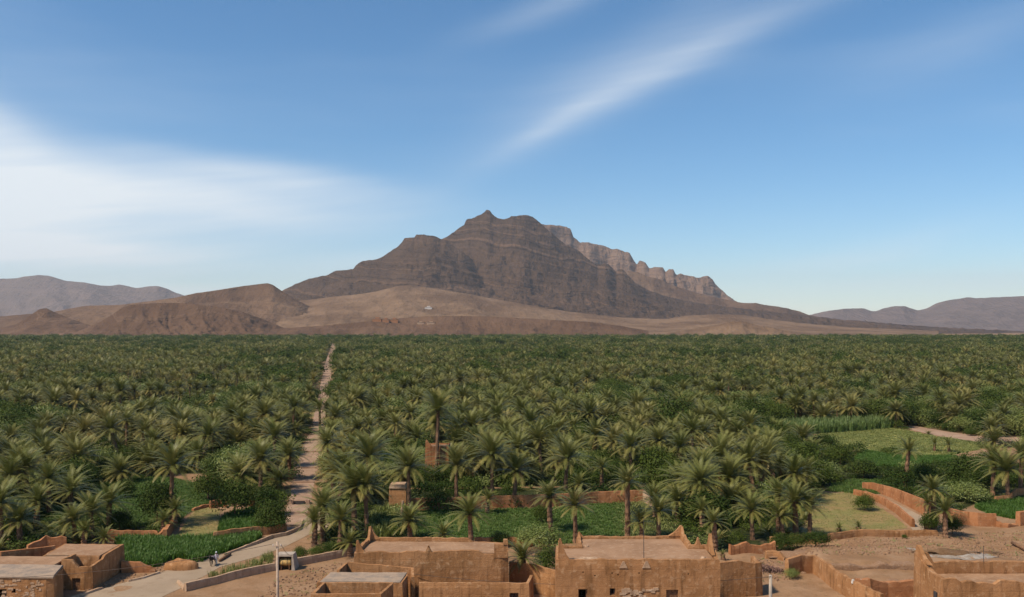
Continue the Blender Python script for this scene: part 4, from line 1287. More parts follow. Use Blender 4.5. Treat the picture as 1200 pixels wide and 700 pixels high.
o = MB(); brush(o)
tag(o.build('brush_heap', M['twig'], origin=(*g(890, 672), 0)), 'purple-brown heap of dry brush against the mud wall', 'brush heap')
o = MB()
r_ = random.Random(11)
for k in range(46):
    x, y = g(r_.uniform(870, 925), r_.uniform(676, 682))
    s_ = r_.uniform(.05, .16)
    o.hexa([(x - s_, y - s_, 0), (x + s_, y - s_ * .6, 0), (x + s_, y + s_, 0), (x - s_, y + s_, 0)], [(x - s_ * .6, y - s_ * .5, s_), (x + s_ * .7, y - s_ * .3, s_ * 1.3), (x + s_ * .4, y + s_ * .5, s_), (x - s_ * .5, y + s_ * .5, s_ * .8)])
for k in range(9):
    x, y = 37.7 + r_.uniform(-.3, 1.2), 97.6 + r_.uniform(-.15, .15)
    s_ = r_.uniform(.08, .16)
    o.hexa([(x - s_, y - s_, 2.0), (x + s_, y - s_ * .6, 2.0), (x + s_, y + s_, 2.0), (x - s_, y + s_, 2.0)], [(x - s_ * .6, y - s_ * .5, 2.28 + s_), (x + s_ * .7, y - s_ * .3, 2.28 + s_), (x + s_ * .4, y + s_ * .5, 2.28 + s_), (x - s_ * .5, y + s_ * .5, 2.28 + s_)])
tag(o.build('scattered_rubbish', M['lime']), kind='stuff')

wall('crumbling earth step along the front of the upper bare ground', [(37.9, 109.3), (42, 109.0), (47, 109.4), (52, 109.2), (57, 109.6), (62, 110)], [.15, .25, .12, .25, .1, .05], 'rubble', 1.6, name='earth_bank', rag=.3, seed=3.15, cat='bank')
wall('lower crumbling earth step just behind the ragged mud wall', [(38.3, 104.4), (43, 104.1), (48, 104.5), (54, 104.2)], [.1, .25, .15, .1], 'rubble', 1.4, name='earth_bank', rag=.25, seed=6.15, cat='bank')


# ------------------------------------------------------------------ plants: meshes shared by the copies
def frond_mb(mb, L, th0, bend, n, rng, tint=0.0, az=0.0, wid=0.27, org=(0, 0, 0), r0=0.05, twist=0.0, z0=0.0):
    """one feather leaf: an arching rib with a row of narrow leaflets on each side"""
    ca, sa = math.cos(az), math.sin(az)
    ns = n + 2
    P, th = [], th0
    x, z = 0.0, z0
    Tn = []
    for i in range(ns + 1):
        s = i / ns
        th = th0 - bend * s ** 1.35
        P.append((x, z)); Tn.append((math.cos(th), math.sin(th)))
        x += math.cos(th) * L / ns; z += math.sin(th) * L / ns
    V, Fc, T = [], [], []
    yo = lambda s: twist * s * s * L

    def put(lx, ly, lz, tt):
        V.append((org[0] + lx * ca - ly * sa, org[1] + lx * sa + ly * ca, org[2] + lz)); T.append(tt)
        return len(V) - 1

    prev = None
    for i in range(0, ns + 1, 2):
        s = i / ns
        w = r0 * (1 - 0.85 * s)
        a = put(P[i][0], yo(s) - w, P[i][1] - w * .4, tint); b = put(P[i][0], yo(s) + w, P[i][1] - w * .4, tint)
        if prev:
            Fc.append((prev[0], prev[1], b, a))
        prev = (a, b)
    for i in range(2, ns + 1):
        s = i / ns
        ll = L * wid * (math.sin(math.pi * min(1.0, 0.16 + s * 0.80)) ** 0.7) * rng.uniform(.85, 1.12)
        tx, tz = Tn[i]
        nx, nz = -tz, tx
        for sd in (1, -1):
            fw = 0.62 + 0.5 * s
            lat, up = 0.72, 0.30 - 0.35 * s
            dx, dz = tx * fw + nx * up, tz * fw + nz * up
            k = ll / math.sqrt(dx * dx + dz * dz + lat * lat)
            bw = L / ns * 0.42
            tt = min(1.0, tint + 0.25 * s * rng.random())
            y0 = yo(s)
            a = put(P[i][0] - tx * bw, y0 + sd * .01, P[i][1] - tz * bw, tint)
            b = put(P[i][0] + tx * bw, y0 + sd * .01, P[i][1] + tz * bw, tint)
            c = put(P[i][0] + dx * k, y0 + sd * lat * k, P[i][1] + dz * k - 0.10 * ll, tt)
            Fc.append((a, b, c) if sd < 0 else (b, a, c))
    mb.add(V, Fc, T)


def frond_plan(rng, n, full=1.0, old=0.35):
    """(start angle, bend, length factor, dryness, azimuth) of the fronds of one crown"""
    out = []
    for k in range(n):
        q = k / (n - 1)
        th = math.radians(84 - 98 * q ** 1.05 + rng.uniform(-8, 8))
        bend = rng.uniform(0.75, 1.15) * (0.8 + 0.15 * q)
        if q > .8:
            bend *= 0.75
        tint = max(0.0, (q - 0.55) * old * 2.0 * rng.uniform(.5, 1.4)) + 0.05 * rng.random()
        out.append((th, bend, full * rng.uniform(.82, 1.08) * (0.85 if q < .1 else 1.0), min(0.9, tint), k * 2.39996 + rng.uniform(-.25, .25)))
    return out


def trunk_mesh(rng, seed):
    """unit palm trunk: 1 m tall, to be scaled; ringed with old leaf bases"""
    mb = MB()
    n, m = 9, 15
    V = []
    for j in range(m):
        t = j / (m - 1)
        r = 0.23 * (1.25 - 0.35 * t) * (1.0 + (0.13 if j % 2 else -0.06)) * (1.35 if j == 0 else 1.0) * (1.22 if j >= m - 3 else 1.0)
        cx_, cy_ = 0.10 * math.sin(t * 2.2 + seed) * t, 0.10 * math.cos(t * 1.7 + seed) * t
        for k in range(n):
            a = 2 * math.pi * (k + 0.5 * (j % 2)) / n
            q = r * rng.uniform(.88, 1.12)
            V.append((cx_ + math.cos(a) * q, cy_ + math.sin(a) * q, t))
    Fc = [(j * n + k, j * n + (k + 1) % n, (j + 1) * n + (k + 1) % n, (j + 1) * n + k) for j in range(m - 1) for k in range(n)]
    Fc.append(tuple(range((m - 1) * n, m * n)))
    mb.add(V, Fc)
    me = mb.mesh('trunk', M['bark'])
    return me, (0.10 * math.sin(2.2 + seed), 0.10 * math.cos(1.7 + seed))


def crown_mesh(seed, nf, nl, old, wid=0.20):
    rng = random.Random(seed)
    mb = MB()
    for th, bend, lf, tint, az in frond_plan(rng, nf, 1.0, old):
        frond_mb(mb, lf, th, bend, nl, rng, tint, az, wid, r0=0.016, twist=rng.uniform(-.12, .12))
    # stubs and dry skirt under the crown
    for k in range(16 if seed % 3 == 0 else 6):
        frond_mb(mb, rng.uniform(.35, .75), math.radians(-50 - rng.uniform(0, 30)), .3, 4, rng, rng.uniform(.6, 1.0), rng.uniform(0, 6.28), .22, r0=.014)
    return mb.mesh('crown', M['palm'])


TRUNKS = [trunk_mesh(random.Random(k), k * 1.3) for k in range(6)]
CROWNS = [crown_mesh(100 + k, 64 + 5 * (k % 4), 14, (0.12, 0.35, 0.6, 0.3)[k % 4]) for k in range(10)]
CROWNS_FAR = [crown_mesh(200 + k, 36, 7, (0.15, 0.4, 0.7)[k % 3], 0.25) for k in range(5)]

# single fronds for the nearest palms, one family per age of leaf
FRONDS = []
for c in range(7):
    fam = []
    for v in range(3):
        rng = random.Random(300 + c * 10 + v)
        mb = MB()
        q = (c + .5) / 7
        frond_mb(mb, 1.0, math.radians(84 - 98 * q ** 1.05 + rng.uniform(-6, 6)), (0.85 + 0.1 * q) * rng.uniform(.75, 1.15) , 18, rng, max(0, q - .6) * .7 * rng.uniform(.2, 1.3), 0, .195, r0=.014, twist=rng.uniform(-.12, .12))
        fam.append(mb.mesh('frond', M['palm']))
    FRONDS.append(fam)


def leaf_cloud(seed, nclump, nleaf, size, shape=(1, 1, 0.85), mat='leaf', lift=0.95, spread=0.26):
    """crown of a broad-leaved tree of about 1 m radius: leaves gathered in uneven clumps with gaps between"""
    rng = np.random.RandomState(seed)
    V, T = [], []
    for c in range(nclump):
        d = rng.normal(size=3); d /= np.linalg.norm(d)
        d[2] = abs(d[2]) * 1.1 - 0.32
        r = rng.uniform(.45, 1.0) ** .6 * (0.82 + 0.3 * rng.rand())
        ctr = d * r * np.array(shape) + np.array([0, 0, lift])
        dry = 0.35 * rng.rand() ** 3
        for k in range(nleaf):
            p = ctr + rng.normal(size=3) * spread * np.array([1, 1, .75])
            if p[2] < 0.06:
                p[2] = 0.06 + 0.1 * rng.rand()
            n = rng.normal(size=3) + (p - np.array([0, 0, lift * .6])) * 1.2 + np.array([0, 0, .5]); n /= np.linalg.norm(n)
            a = np.cross(n, rng.normal(size=3)); a /= np.linalg.norm(a) + 1e-9
            b = np.cross(n, a)
            s = size * rng.uniform(.6, 1.3)
            V += [p - a * s, p + b * s * .5, p + a * s, p - b * s * .5]
            T += [dry] * 4
    V = np.array(V)
    me = np_mesh('crown', V, np.arange(len(V)).reshape(-1, 4), M[mat])
    me.attributes.new('tint', 'FLOAT', 'POINT').data.foreach_set('value', np.array(T, np.float32))
    return me


def limb_mesh(seed):
    """short trunk that forks into limbs reaching into the crown"""
    rng = random.Random(seed)
    mb = MB()
    mb.tube([(0, 0, -.1), (.02, .01, .3), (.0, .03, .55)], [.09, .065, .055], 7)
    for k in range(5):
        a = k * 1.26 + rng.uniform(-.3, .3)
        r = rng.uniform(.35, .6)
        mb.tube([(0, .03, .5), (math.cos(a) * r * .5, math.sin(a) * r * .5, .8), (math.cos(a) * r, math.sin(a) * r, 1.15)], [.05, .032, .012], 5)
    return mb.mesh('trunk', M['bark'])


BUSH = [leaf_cloud(10 + k, 80, 52, 0.062, (1, 1, .9), 'leaf', .84) for k in range(6)]
BUSH_PALE = [leaf_cloud(30 + k, 70, 46, 0.06, (1, 1, .9), 'lime_leaf', .86) for k in range(3)]
BUSH_FAR = [leaf_cloud(50 + k, 32, 18, 0.13, (1, 1, .8), 'leaf') for k in range(4)]
LIMBS = [limb_mesh(k) for k in range(3)]


def tuft_mesh(seed, n, hgt, lean, w, mat, rad=0.25, dry=0.1):
    """tuft of blades"""
    rng = random.Random(seed)
    mb = MB()
    for k in range(n):
        a = rng.uniform(0, 6.28); r = rad * math.sqrt(rng.random())
        x, y = r * math.cos(a), r * math.sin(a)
        b = rng.uniform(0, 6.28); L = hgt * rng.uniform(.6, 1.15); ln = lean * rng.uniform(.3, 1.3)
        wx, wy = -math.sin(b) * w, math.cos(b) * w
        dx, dy = math.cos(b) * ln, math.sin(b) * ln
        t = dry * rng.random()
        mb.add([(x - wx, y - wy, 0), (x + wx, y + wy, 0), (x + dx * .4 + wx * .8, y + dy * .4 + wy * .8, L * .65), (x + dx * .4 - wx * .8, y + dy * .4 - wy * .8, L * .65), (x + dx, y + dy, L * (1 - .25 * ln / max(hgt, .01)))],
               [(0, 1, 2, 3), (3, 2, 4)], [t] * 4 + [min(1, t + .15)])
    return mb.mesh('tuft', M[mat])


def scatter(name, meshes, P, rot, sc, idx, label=None):
    """one object of kind stuff: copies of the meshes on the points P, laid by geometry nodes"""
    col = bpy.data.collections.new(name + '_sources')
    for k, me in enumerate(meshes):
        col.objects.link(bpy.data.objects.new('%s_source_%02d' % (name, k), me))
    me = bpy.data.meshes.new(name)
    P = np.asarray(P, np.float32)
    me.vertices.add(len(P)); me.vertices.foreach_set('co', P.ravel())
    rr = np.zeros((len(P), 3), np.float32); rr[:, 2] = rot
    me.attributes.new('rot', 'FLOAT_VECTOR', 'POINT').data.foreach_set('vector', rr.ravel())
    sc = np.asarray(sc, np.float32)
    if sc.ndim == 1:
        sc = np.stack([sc] * 3, -1)
    me.attributes.new('sc', 'FLOAT_VECTOR', 'POINT').data.foreach_set('vector', sc.astype(np.float32).ravel())
    me.attributes.new('idx', 'INT', 'POINT').data.foreach_set('value', np.asarray(idx, np.int32))
    o = link(name, me)
    ng = bpy.data.node_groups.new(name, 'GeometryNodeTree')
    ng.interface.new_socket('Geometry', in_out='INPUT', socket_type='NodeSocketGeometry')
    ng.interface.new_socket('Geometry', in_out='OUTPUT', socket_type='NodeSocketGeometry')
    N, L = ng.nodes, ng.links
    gi, go = N.new('NodeGroupInput'), N.new('NodeGroupOutput')
    ci = N.new('GeometryNodeCollectionInfo')
    ci.inputs['Collection'].default_value = col
    ci.inputs['Separate Children'].default_value = True
    ci.inputs['Reset Children'].default_value = True
    ip = N.new('GeometryNodeInstanceOnPoints')
    ip.inputs['Pick Instance'].default_value = True

    def attr(nm, typ):
        a = N.new('GeometryNodeInputNamedAttribute')
        a.data_type = typ
        a.inputs['Name'].default_value = nm
        return a.outputs[0]

    L.new(gi.outputs[0], ip.inputs['Points'])
    L.new(ci.outputs[0], ip.inputs['Instance'])
    L.new(attr('idx', 'INT'), ip.inputs['Instance Index'])
    L.new(attr('rot', 'FLOAT_VECTOR'), ip.inputs['Rotation'])
    L.new(attr('sc', 'FLOAT_VECTOR'), ip.inputs['Scale'])
    L.new(ip.outputs[0], go.inputs[0])
    md = o.modifiers.new('scatter', 'NODES')
    md.node_group = ng
    return tag(o, kind='stuff')


def fill_poly(P, dens, rng, extra=()):
    x0, x1 = min(p[0] for p in P), max(p[0] for p in P)
    y0, y1 = min(p[1] for p in P), max(p[1] for p in P)
    n = int((x1 - x0) * (y1 - y0) * dens)
    x, y = rng.uniform(x0, x1, n), rng.uniform(y0, y1, n)
    k = inpoly(x, y, P)
    return x[k], y[k]


def palm(px, cpy, bpy_, rpx, label, group, near=True, rng=None, xyz=None, crown=0, low=False, nf=None):
    """a date palm; base seen in row bpy_, crown centre in row cpy, crown radius rpx (photograph pixels)"""
    if xyz is None:
        x, y = g(px, bpy_)
        zc = max(0.5, EYE - (cpy - HY) / F * y)
        L = rpx * y / F * 1.38
    else:
        x, y, zc, L = xyz
    z0 = h(x, y)
    rz = rng.uniform(0, 6.28)
    E = empty('date_palm', (x, y, z0), label, 'palm tree', group, rz)
    lean = math.radians(2.5 if near else 6.0)
    E.rotation_euler = (rng.gauss(0, lean), rng.gauss(0, lean), rz)
    k = rng.randrange(len(TRUNKS))
    th = zc - z0
    me, top = TRUNKS[k]
    fat = rng.uniform(1.15, 1.6)
    link('trunk', me, E, (0, 0, -0.15), 0, (fat, fat, th + .15))
    tp = (top[0] * fat, top[1] * fat, th)
    if near:
        n = nf or 34
        for j in range(n):
            c = min(6, int(j / n * 7))
            link('frond', FRONDS[c][rng.randrange(3)], E, (tp[0], tp[1], tp[2] - .10 * j / n), j * 2.39996 + rng.uniform(-.25, .25), L * rng.uniform(.85, 1.1) * (0.85 if c == 0 else 1))
    else:
        link('crown', CROWNS[crown], E, tp, 0, L)
    return E


def tree(x, y, r, hgt, label, cat, group, rng, fam, name='broadleaf_tree', limb=True):
    z0 = h(x, y)
    E = empty(name, (x, y, z0), label, cat, group, rng.uniform(0, 6.28))
    if limb:
        link('trunk', LIMBS[rng.randrange(3)], E, (0, 0, -.05), 0, (r * .75, r * .75, hgt * .55))
    link('crown', fam[rng.randrange(len(fam))], E, (0, 0, 0), 0, (r, r * rng.uniform(.85, 1.1), hgt / 1.85))
    return E


rp = random.Random(21)
NEAR = [  # column, crown row, base row, crown radius, label
    (25, 611, 642, 21, 'short palm with pale drooping fronds by the layered red wall at lower left'),
    (2, 590, 640, 24, 'palm cut by the left edge above the tall plain wall'),
    (88, 610, 636, 20, 'low bushy palm with many stems behind the flat-roofed house, front one'),
    (108, 600, 630, 22, 'bushy palm behind the low multi-stemmed palm at lower left'),
    (127, 590, 622, 22, 'spreading palm above the broken toothed wall on the left'),
    (190, 610, 626, 13, 'tiny low palm at the corner of the dry plot'),
    (74, 620, 637, 16, 'dark stemless palm at the left of the bushy palm clump'),
    (98, 622, 640, 14, 'low stemless palm in front of the bushy palm clump'),
    (10, 558, 604, 25, 'large dark palm at the left edge, fronds reaching over the green plot'),
    (32, 548, 598, 23, 'dark-centred palm right of the large one at the left edge'),
    (58, 562, 602, 21, 'shadowy palm in the third place from the left edge'),
    (82, 577, 606, 20, 'dark drooping palm above the bushy clump at left'),
    (42, 588, 616, 20, 'low shadowy palm above the short pale-fronded palm at lower left'),
    (12, 604, 634, 17, 'dark low palm left of the short pale-fronded palm'),
    (122, 630, 640, 13, 'young stemless palm poking over the flat roof at lower left'),
    (200, 547, 614, 28, 'tall golden palm with hanging yellow fronds above the dry plot'),
    (205, 597, 618, 15, 'dark low palm at the foot of the tall golden palm'),
    (416, 573, 622, 30, 'stout double-trunked palm right of the track, with yellow lower fronds'),
    (430, 570, 624, 26, 'palm leaning out of the double-trunked palm beside the track'),
    (378, 596, 634, 24, 'grey-green palm leaning over the road bend'),
    (397, 610, 648, 22, 'full palm in front of the grey-green palm at the road bend'),
    (411, 636, 652, 16, 'low young palm beside the pointed corner of the long house'),
    (368, 612, 640, 19, 'small palm hanging over the road edge at the bend'),
    (480, 548, 603, 26, 'well-rounded palm standing just behind the small mud tower'),
    (430, 535, 592, 29, 'broad palm behind the double-trunked palm by the track'),
    (481, 610, 632, 20, 'yellowish low palm beside the pale leaning pillar'),
    (553, 603, 643, 24, 'palm at the back of the long low house in front of the green field'),
    (519, 627, 638, 16, 'stemless young palm between the yellowish palm and the long house'),
    (535, 545, 596, 25, 'palm with drooping pale fronds above the left part of the long wall'),
    (571, 585, 602, 12, 'dark small palm growing at the foot of the long straight wall'),
    (577, 533, 594, 27, 'palm with yellow heart right of the orange house in the grove'),
    (602, 553, 594, 24, 'dark drooping palm behind the middle of the long straight wall'),
    (511, 482, 566, 26, 'very tall dark palm standing before the orange house'),
    (646, 583, 624, 19, 'left one of the two slender palms in the green field'),
    (674, 592, 636, 20, 'right one of the two slender palms in the green field, with hanging fronds'),
    (735, 566, 634, 19, 'palm with tall straight bare reddish trunk behind the tallest house'),
    (662, 537, 580, 25, 'big pale palm behind the right part of the long straight wall'),
    (677, 568, 590, 14, 'small palm peeping over the long wall above the two slender palms'),
    (772, 600, 636, 20, 'grey-green palm behind the right half of the tallest house'),
    (752, 612, 634, 17, 'low dark palm beside the grey-green palm behind the tallest house'),
    (768, 585, 606, 18, 'bushy palm at the end of the short falling wall'),
    (794, 588, 612, 20, 'bushy dark palm clump right of the short falling wall'),
    (838, 612, 646, 16, 'short fan-shaped palm behind the right horn of the tallest house'),
    (822, 598, 622, 15, 'young upright palm among reeds left of the neat round palm'),
    (882, 598, 633, 21, 'neat round palm left of the stubble field'),
    (932, 588, 632, 23, 'largest palm of the clump at the corner of the stubble field'),
    (912, 580, 626, 20, 'left palm of the clump at the corner of the stubble field'),
    (949, 594, 632, 19, 'right palm of the clump at the stubble field, with dead hanging fronds'),
    (918, 606, 634, 18, 'low palm in the dark heart of the clump by the stubble field'),
    (705, 548, 573, 13, 'small stiff palm with upright fronds behind the long wall'),
    (740, 523, 560, 19, 'grey palm in the grove above the bare-trunked palm'),
    (822, 552, 598, 26, 'big palm with pale hanging leaf in the grove right of the middle'),
    (845, 537, 585, 28, 'broad mounded palm in the middle of the right grove'),
    (1060, 528, 572, 16, 'lone palm with thick trunk standing at the front of the meadow'),
    (1094, 574, 620, 17, 'upper palm of the pair at the mouth of the alley'),
    (1108, 600, 632, 17, 'short palm with thick trunk and dark skirts at the mouth of the alley'),
    (1086, 590, 622, 13, 'dark slender palm behind the pair at the mouth of the alley'),
    (1163, 541, 580, 20, 'left big palm of the dark clump at the right edge'),
    (1182, 552, 586, 24, 'front palm of the dark clump at the right edge, with spiky crown'),
    (1196, 535, 580, 20, 'rear palm of the dark clump cut by the right edge'),
    (1163, 517, 556, 17, 'tall thin palm behind the dark clump at the right edge'),
    (614, 655, 692, 22, 'small palm in the gap between the two big mud houses'),
    (375, 479, 506, 13, 'dark palm standing in the middle of the far track'),
    (383, 480, 505, 11, 'second dark palm beside the one standing in the far track'),
    (340, 534, 562, 20, 'fan of yellowish fronds leaning over the left side of the track'),
    (322, 512, 548, 21, 'golden palm left of the track above the round trees'),
    (1007, 620, 622, 9, 'spiky small palm on the stubble field behind the low straight wall'),
    (982, 621, 623, 8, 'smaller spiky plant left of the spiky palm on the stubble field'),
    (1095, 520, 529, 9, 'round young palm in the meadow, left of two'),
    (1112, 521, 530, 10, 'round young palm in the meadow, right of two'),
    (848, 650, 658, 6, 'dark sapling against the pale wall right of the tallest house'),
]
placed = []
for px, cpy, bpy_, r, lab in NEAR:
    E = palm(px, cpy, bpy_, r, lab, 'date palms', True, rp, nf=28 if r < 11 else (46 if r < 17 else 62))
    placed.append((E.location.x, E.location.y, 2.6))

TREES = [  # column, base row, radius, top row, label, family
    (275, 606, 21, 555, 'largest round dark orchard tree left of the track', BUSH),
    (311, 605, 16, 566, 'round dark orchard tree beside the track above the orange wall', BUSH),
    (318, 623, 19, 584, 'round orchard tree just behind the orange wall by the track', BUSH),
    (184, 614, 19, 560, 'wide dark tree left of the tall golden palm', BUSH),
    (147, 584, 11, 560, 'dark round bush in the shaded green plot at left', BUSH),
    (140, 620, 13, 596, 'dark bush under the spreading palm on the left', BUSH),
    (244, 585, 16, 550, 'dark small tree with visible stem behind the dry plot', BUSH),
    (280, 562, 24, 520, 'broad grey-green tree behind the round orchard trees', BUSH_PALE),
    (310, 556, 20, 522, 'mid-green tree left of the track behind the round trees', BUSH),
    (634, 648, 24, 611, 'feathery pale bush between the two big mud houses', BUSH_PALE),
    (618, 640, 11, 616, 'small pale bush left of the feathery bush', BUSH_PALE),
    (640, 672, 14, 640, 'dark shrub against the side of the tallest house', BUSH),
    (769, 562, 24, 520, 'very dark round tree above the bare-trunked palm', BUSH),
    (790, 566, 16, 536, 'dark round tree right of the very dark tree', BUSH),
    (795, 518, 25, 462, 'tall feathery dark tree in the middle distance of the grove', BUSH),
    (1013, 598, 11, 578, 'round dark shrub in the stubble field', BUSH),
    (1090, 623, 11, 598, 'dark spiky shrub under the dark slender palm at the mouth of the alley', BUSH),
    (1116, 627, 11, 602, 'dark shrub right of the short thick palm at the mouth of the alley', BUSH),
    (956, 646, 15, 621, 'largest of the green bushes in front of the low straight wall', BUSH),
    (934, 645, 11, 624, 'middle green bush in front of the low straight wall', BUSH),
    (916, 645, 12, 623, 'left green bush in front of the low straight wall', BUSH),
    (1132, 588, 22, 562, 'yellow-green fig-like bush by the path left of the dark green field', BUSH_PALE),
    (1133, 566, 24, 530, 'very dark tree left of the dark palm clump at right', BUSH),
    (1148, 572, 16, 545, 'dark shrub between the yellow-green bush and the dark palm clump', BUSH),
    (1052, 572, 16, 545, 'dark shrub at the foot of the lone thick-trunked palm', BUSH),
    (1085, 568, 16, 540, 'dark bush right of the lone thick-trunked palm', BUSH),
    (940, 545, 22, 515, 'brownish dark tree left of the meadow', BUSH),
    (985, 545, 14, 518, 'grey-green shrub at the left corner of the meadow', BUSH),
    (1012, 560, 18, 536, 'dark low tree in front of the meadow', BUSH),
    (968, 562, 18, 538, 'yellowish bush in front of the brownish tree by the meadow', BUSH_PALE),
    (352, 656, 8, 639, 'dark green shrub right of the barrel shelter', BUSH),
    (372, 652, 9, 640, 'low green shrub by the roadside wall near the pointed house', BUSH),
    (390, 650, 11, 634, 'green shrub under the young palm by the pointed house', BUSH),
    (928, 680, 9, 665, 'pale green weedy bush in the small yard', BUSH_PALE),
    (522, 570, 13, 541, 'right one of two dark bushes hiding the foot of the orange house', BUSH),
    (503, 573, 15, 542, 'left one of two dark bushes hiding the foot of the orange house', BUSH),
    (586, 640, 13, 622, 'dark low bush at the edge of the green field behind the long house', BUSH),
    (635, 612, 11, 590, 'dark bush against the long straight wall in the field', BUSH),
    (860, 578, 20, 545, 'dark tree in the shade between palms right of the middle', BUSH),
    (905, 600, 22, 560, 'yellow-green bush above the clump at the stubble field', BUSH_PALE),
    (1158, 516, 5, 508, 'tiny dark bush on the earth bank beyond the meadow', BUSH),
    (1138, 511, 5, 503, 'dot-like bush on the earth bank left of the tiny dark bush', BUSH),
    (1060, 632, 3, 626, 'tiny weed tuft on the bare ground', BUSH),
]
for px, bpy_, rpx, tpy, lab, fam in TREES:
    x, y = g(px, bpy_)
    r = rpx * y / F
    hg = max(.5, gz(px, tpy, y) - h(x, y))
    cat = 'shrub' if hg < 2.2 else 'tree'
    tree(x, y, r, hg, lab, cat, None, rp, fam, 'shrub' if cat == 'shrub' else 'broadleaf_tree', hg > 1.5)
    placed.append((x, y, r * .9 + 1.0))

# ------------------------------------------------------------------ the grove: jittered rows of trees, coarser with distance
def jitter(y0, y1, cell, rng):
    nx = int((1.45 * y1 + 95) / cell)
    ny = int((y1 - y0) / cell)
    i, j = np.meshgrid(np.arange(nx), np.arange(ny))
    x = (i + (j % 2) * .5 - nx / 2 + rng.uniform(-.42, .42, i.shape)) * cell
    y = y0 + (j + rng.uniform(-.42, .42, i.shape)) * cell
    x, y = x.ravel(), y.ravel()
    k = (np.abs(x) < y * 0.70 + 45)
    return x[k], y[k]


bands = [(112, 330, 5.6), (330, 700, 7.2), (700, 1300, 9.0), (1300, 2900, 12.5)]
gx_, gy_ = [], []
for b in bands:
    x, y = jitter(*b, RS)
    gx_.append(x); gy_.append(y)
gx_, gy_ = np.concatenate(gx_), np.concatenate(gy_)
k = in_grove(gx_, gy_)
gap = fbm(gx_ / 42 + 5, gy_ / 60 + 2, 3)
k &= (gap > -0.27) | (gy_ < 240)
k &= gy_ < 2330 + 420 * fbm(gx_ / 150, gx_ * 0 + 4.4, 4) + 900 * RS.rand(len(gx_)) ** 5
for x, y, r in placed:
    k &= np.hypot(gx_ - x, gy_ - y) > r + 0.6
gx_, gy_ = gx_[k], gy_[k]
kindn = fbm(gx_ / 20.0, gy_ / 28.0, 3) + RS.uniform(-.26, .26, len(gx_)) + 0.16 * np.exp(-((gy_ - 225) / 50) ** 2)
broad = kindn > 0.11
order = np.argsort(gy_)
pal_i = [i for i in order if not broad[i]]
bro_i = [i for i in order if broad[i]]
NP, NB = 300 - len(NEAR), 300 - len(TREES)


def zone(x, y):
    px, py = CX + F * x / y, HY + F * EYE / y
    tpx = CX + F * float(np.interp(y, [p[1] for p in TRACK], [p[0] for p in TRACK])) / y
    row = 'front rows' if py > 556 else 'middle rows' if py > 524 else 'rear rows'
    if px < 110:
        w = 'at the left edge'
    elif px < tpx - 70:
        w = 'well left of the track'
    elif px < tpx:
        w = 'just left of the track'
    elif px < 470:
        w = 'just right of the track'
    elif px < 610:
        w = "behind the long wall's left half"
    elif px < 755:
        w = "behind the long wall's right half"
    elif px < 880:
        w = 'behind the tallest house'
    elif px < 1000:
        w = 'left of the meadow'
    else:
        w = 'near the right edge' if py > 530 else 'beyond the meadow'
    return row, w


ALL = []
for i in pal_i[:NP]:
    x, y = float(gx_[i]), float(gy_[i])
    th = rp.uniform(1.4, 6.8); L = rp.uniform(3.7, 5.4)
    if rp.random() < .12:
        th += 2.5
    if rp.random() < .15:
        th, L = rp.uniform(.6, 1.6), L * .9
    c = rp.randrange(len(CROWNS))
    look = ('stemless' if th < 1.7 else 'short' if th < 3.4 else 'tall' if th < 6.5 else 'very tall')
    tone = ('green', 'yellowing', 'yellow-skirted', 'yellowing')[c % 4]
    row, w = zone(x, y)
    E = palm(0, 0, 0, 0, None, 'date palms of the grove', False, rp, (x, y, th, L), c)
    E['category'] = 'palm tree'
    ALL.append((E, '%s %s %s palm, %s %s' % (look, 'wide' if L > 4.55 else 'narrow', tone, row, w)))
for i in bro_i[:NB]:
    x, y = float(gx_[i]), float(gy_[i])
    r = rp.uniform(2.0, 3.7); hg = r * rp.uniform(1.35, 1.95)
    pale = rp.random() < .33
    row, w = zone(x, y)
    E = tree(x, y, r, hg, None, 'tree', 'broad-leaved trees of the grove', rp, BUSH_PALE if pale else BUSH)
    ALL.append((E, '%s %s leafy tree, %s %s' % ('big' if r > 3 else 'medium' if r > 2.5 else 'small', 'pale green' if pale else 'dark green', row, w)))
buckets = {}
for E, lab in ALL:
    buckets.setdefault(lab, []).append(E)
ORD = ['', 'second', 'third', 'fourth', 'fifth', 'sixth', 'seventh', 'eighth', 'ninth', 'tenth', 'eleventh', 'twelfth', 'thirteenth', 'fourteenth', 'fifteenth', 'sixteenth']
for lab, es in buckets.items():
    es.sort(key=lambda e: e.location.x / e.location.y)
    for k_, E in enumerate(es):
        r_ = len(es) - 1 - k_
        if len(es) == 1:
            q = ''
        elif k_ == 0:
            q = ', leftmost'
        elif r_ == 0:
            q = ', rightmost'
        elif k_ <= r_:
            q = ', %s from left' % ORD[min(k_, 15)]
        else:
            q = ', %s from right' % ORD[min(r_, 15)]
        E['label'] = lab + q

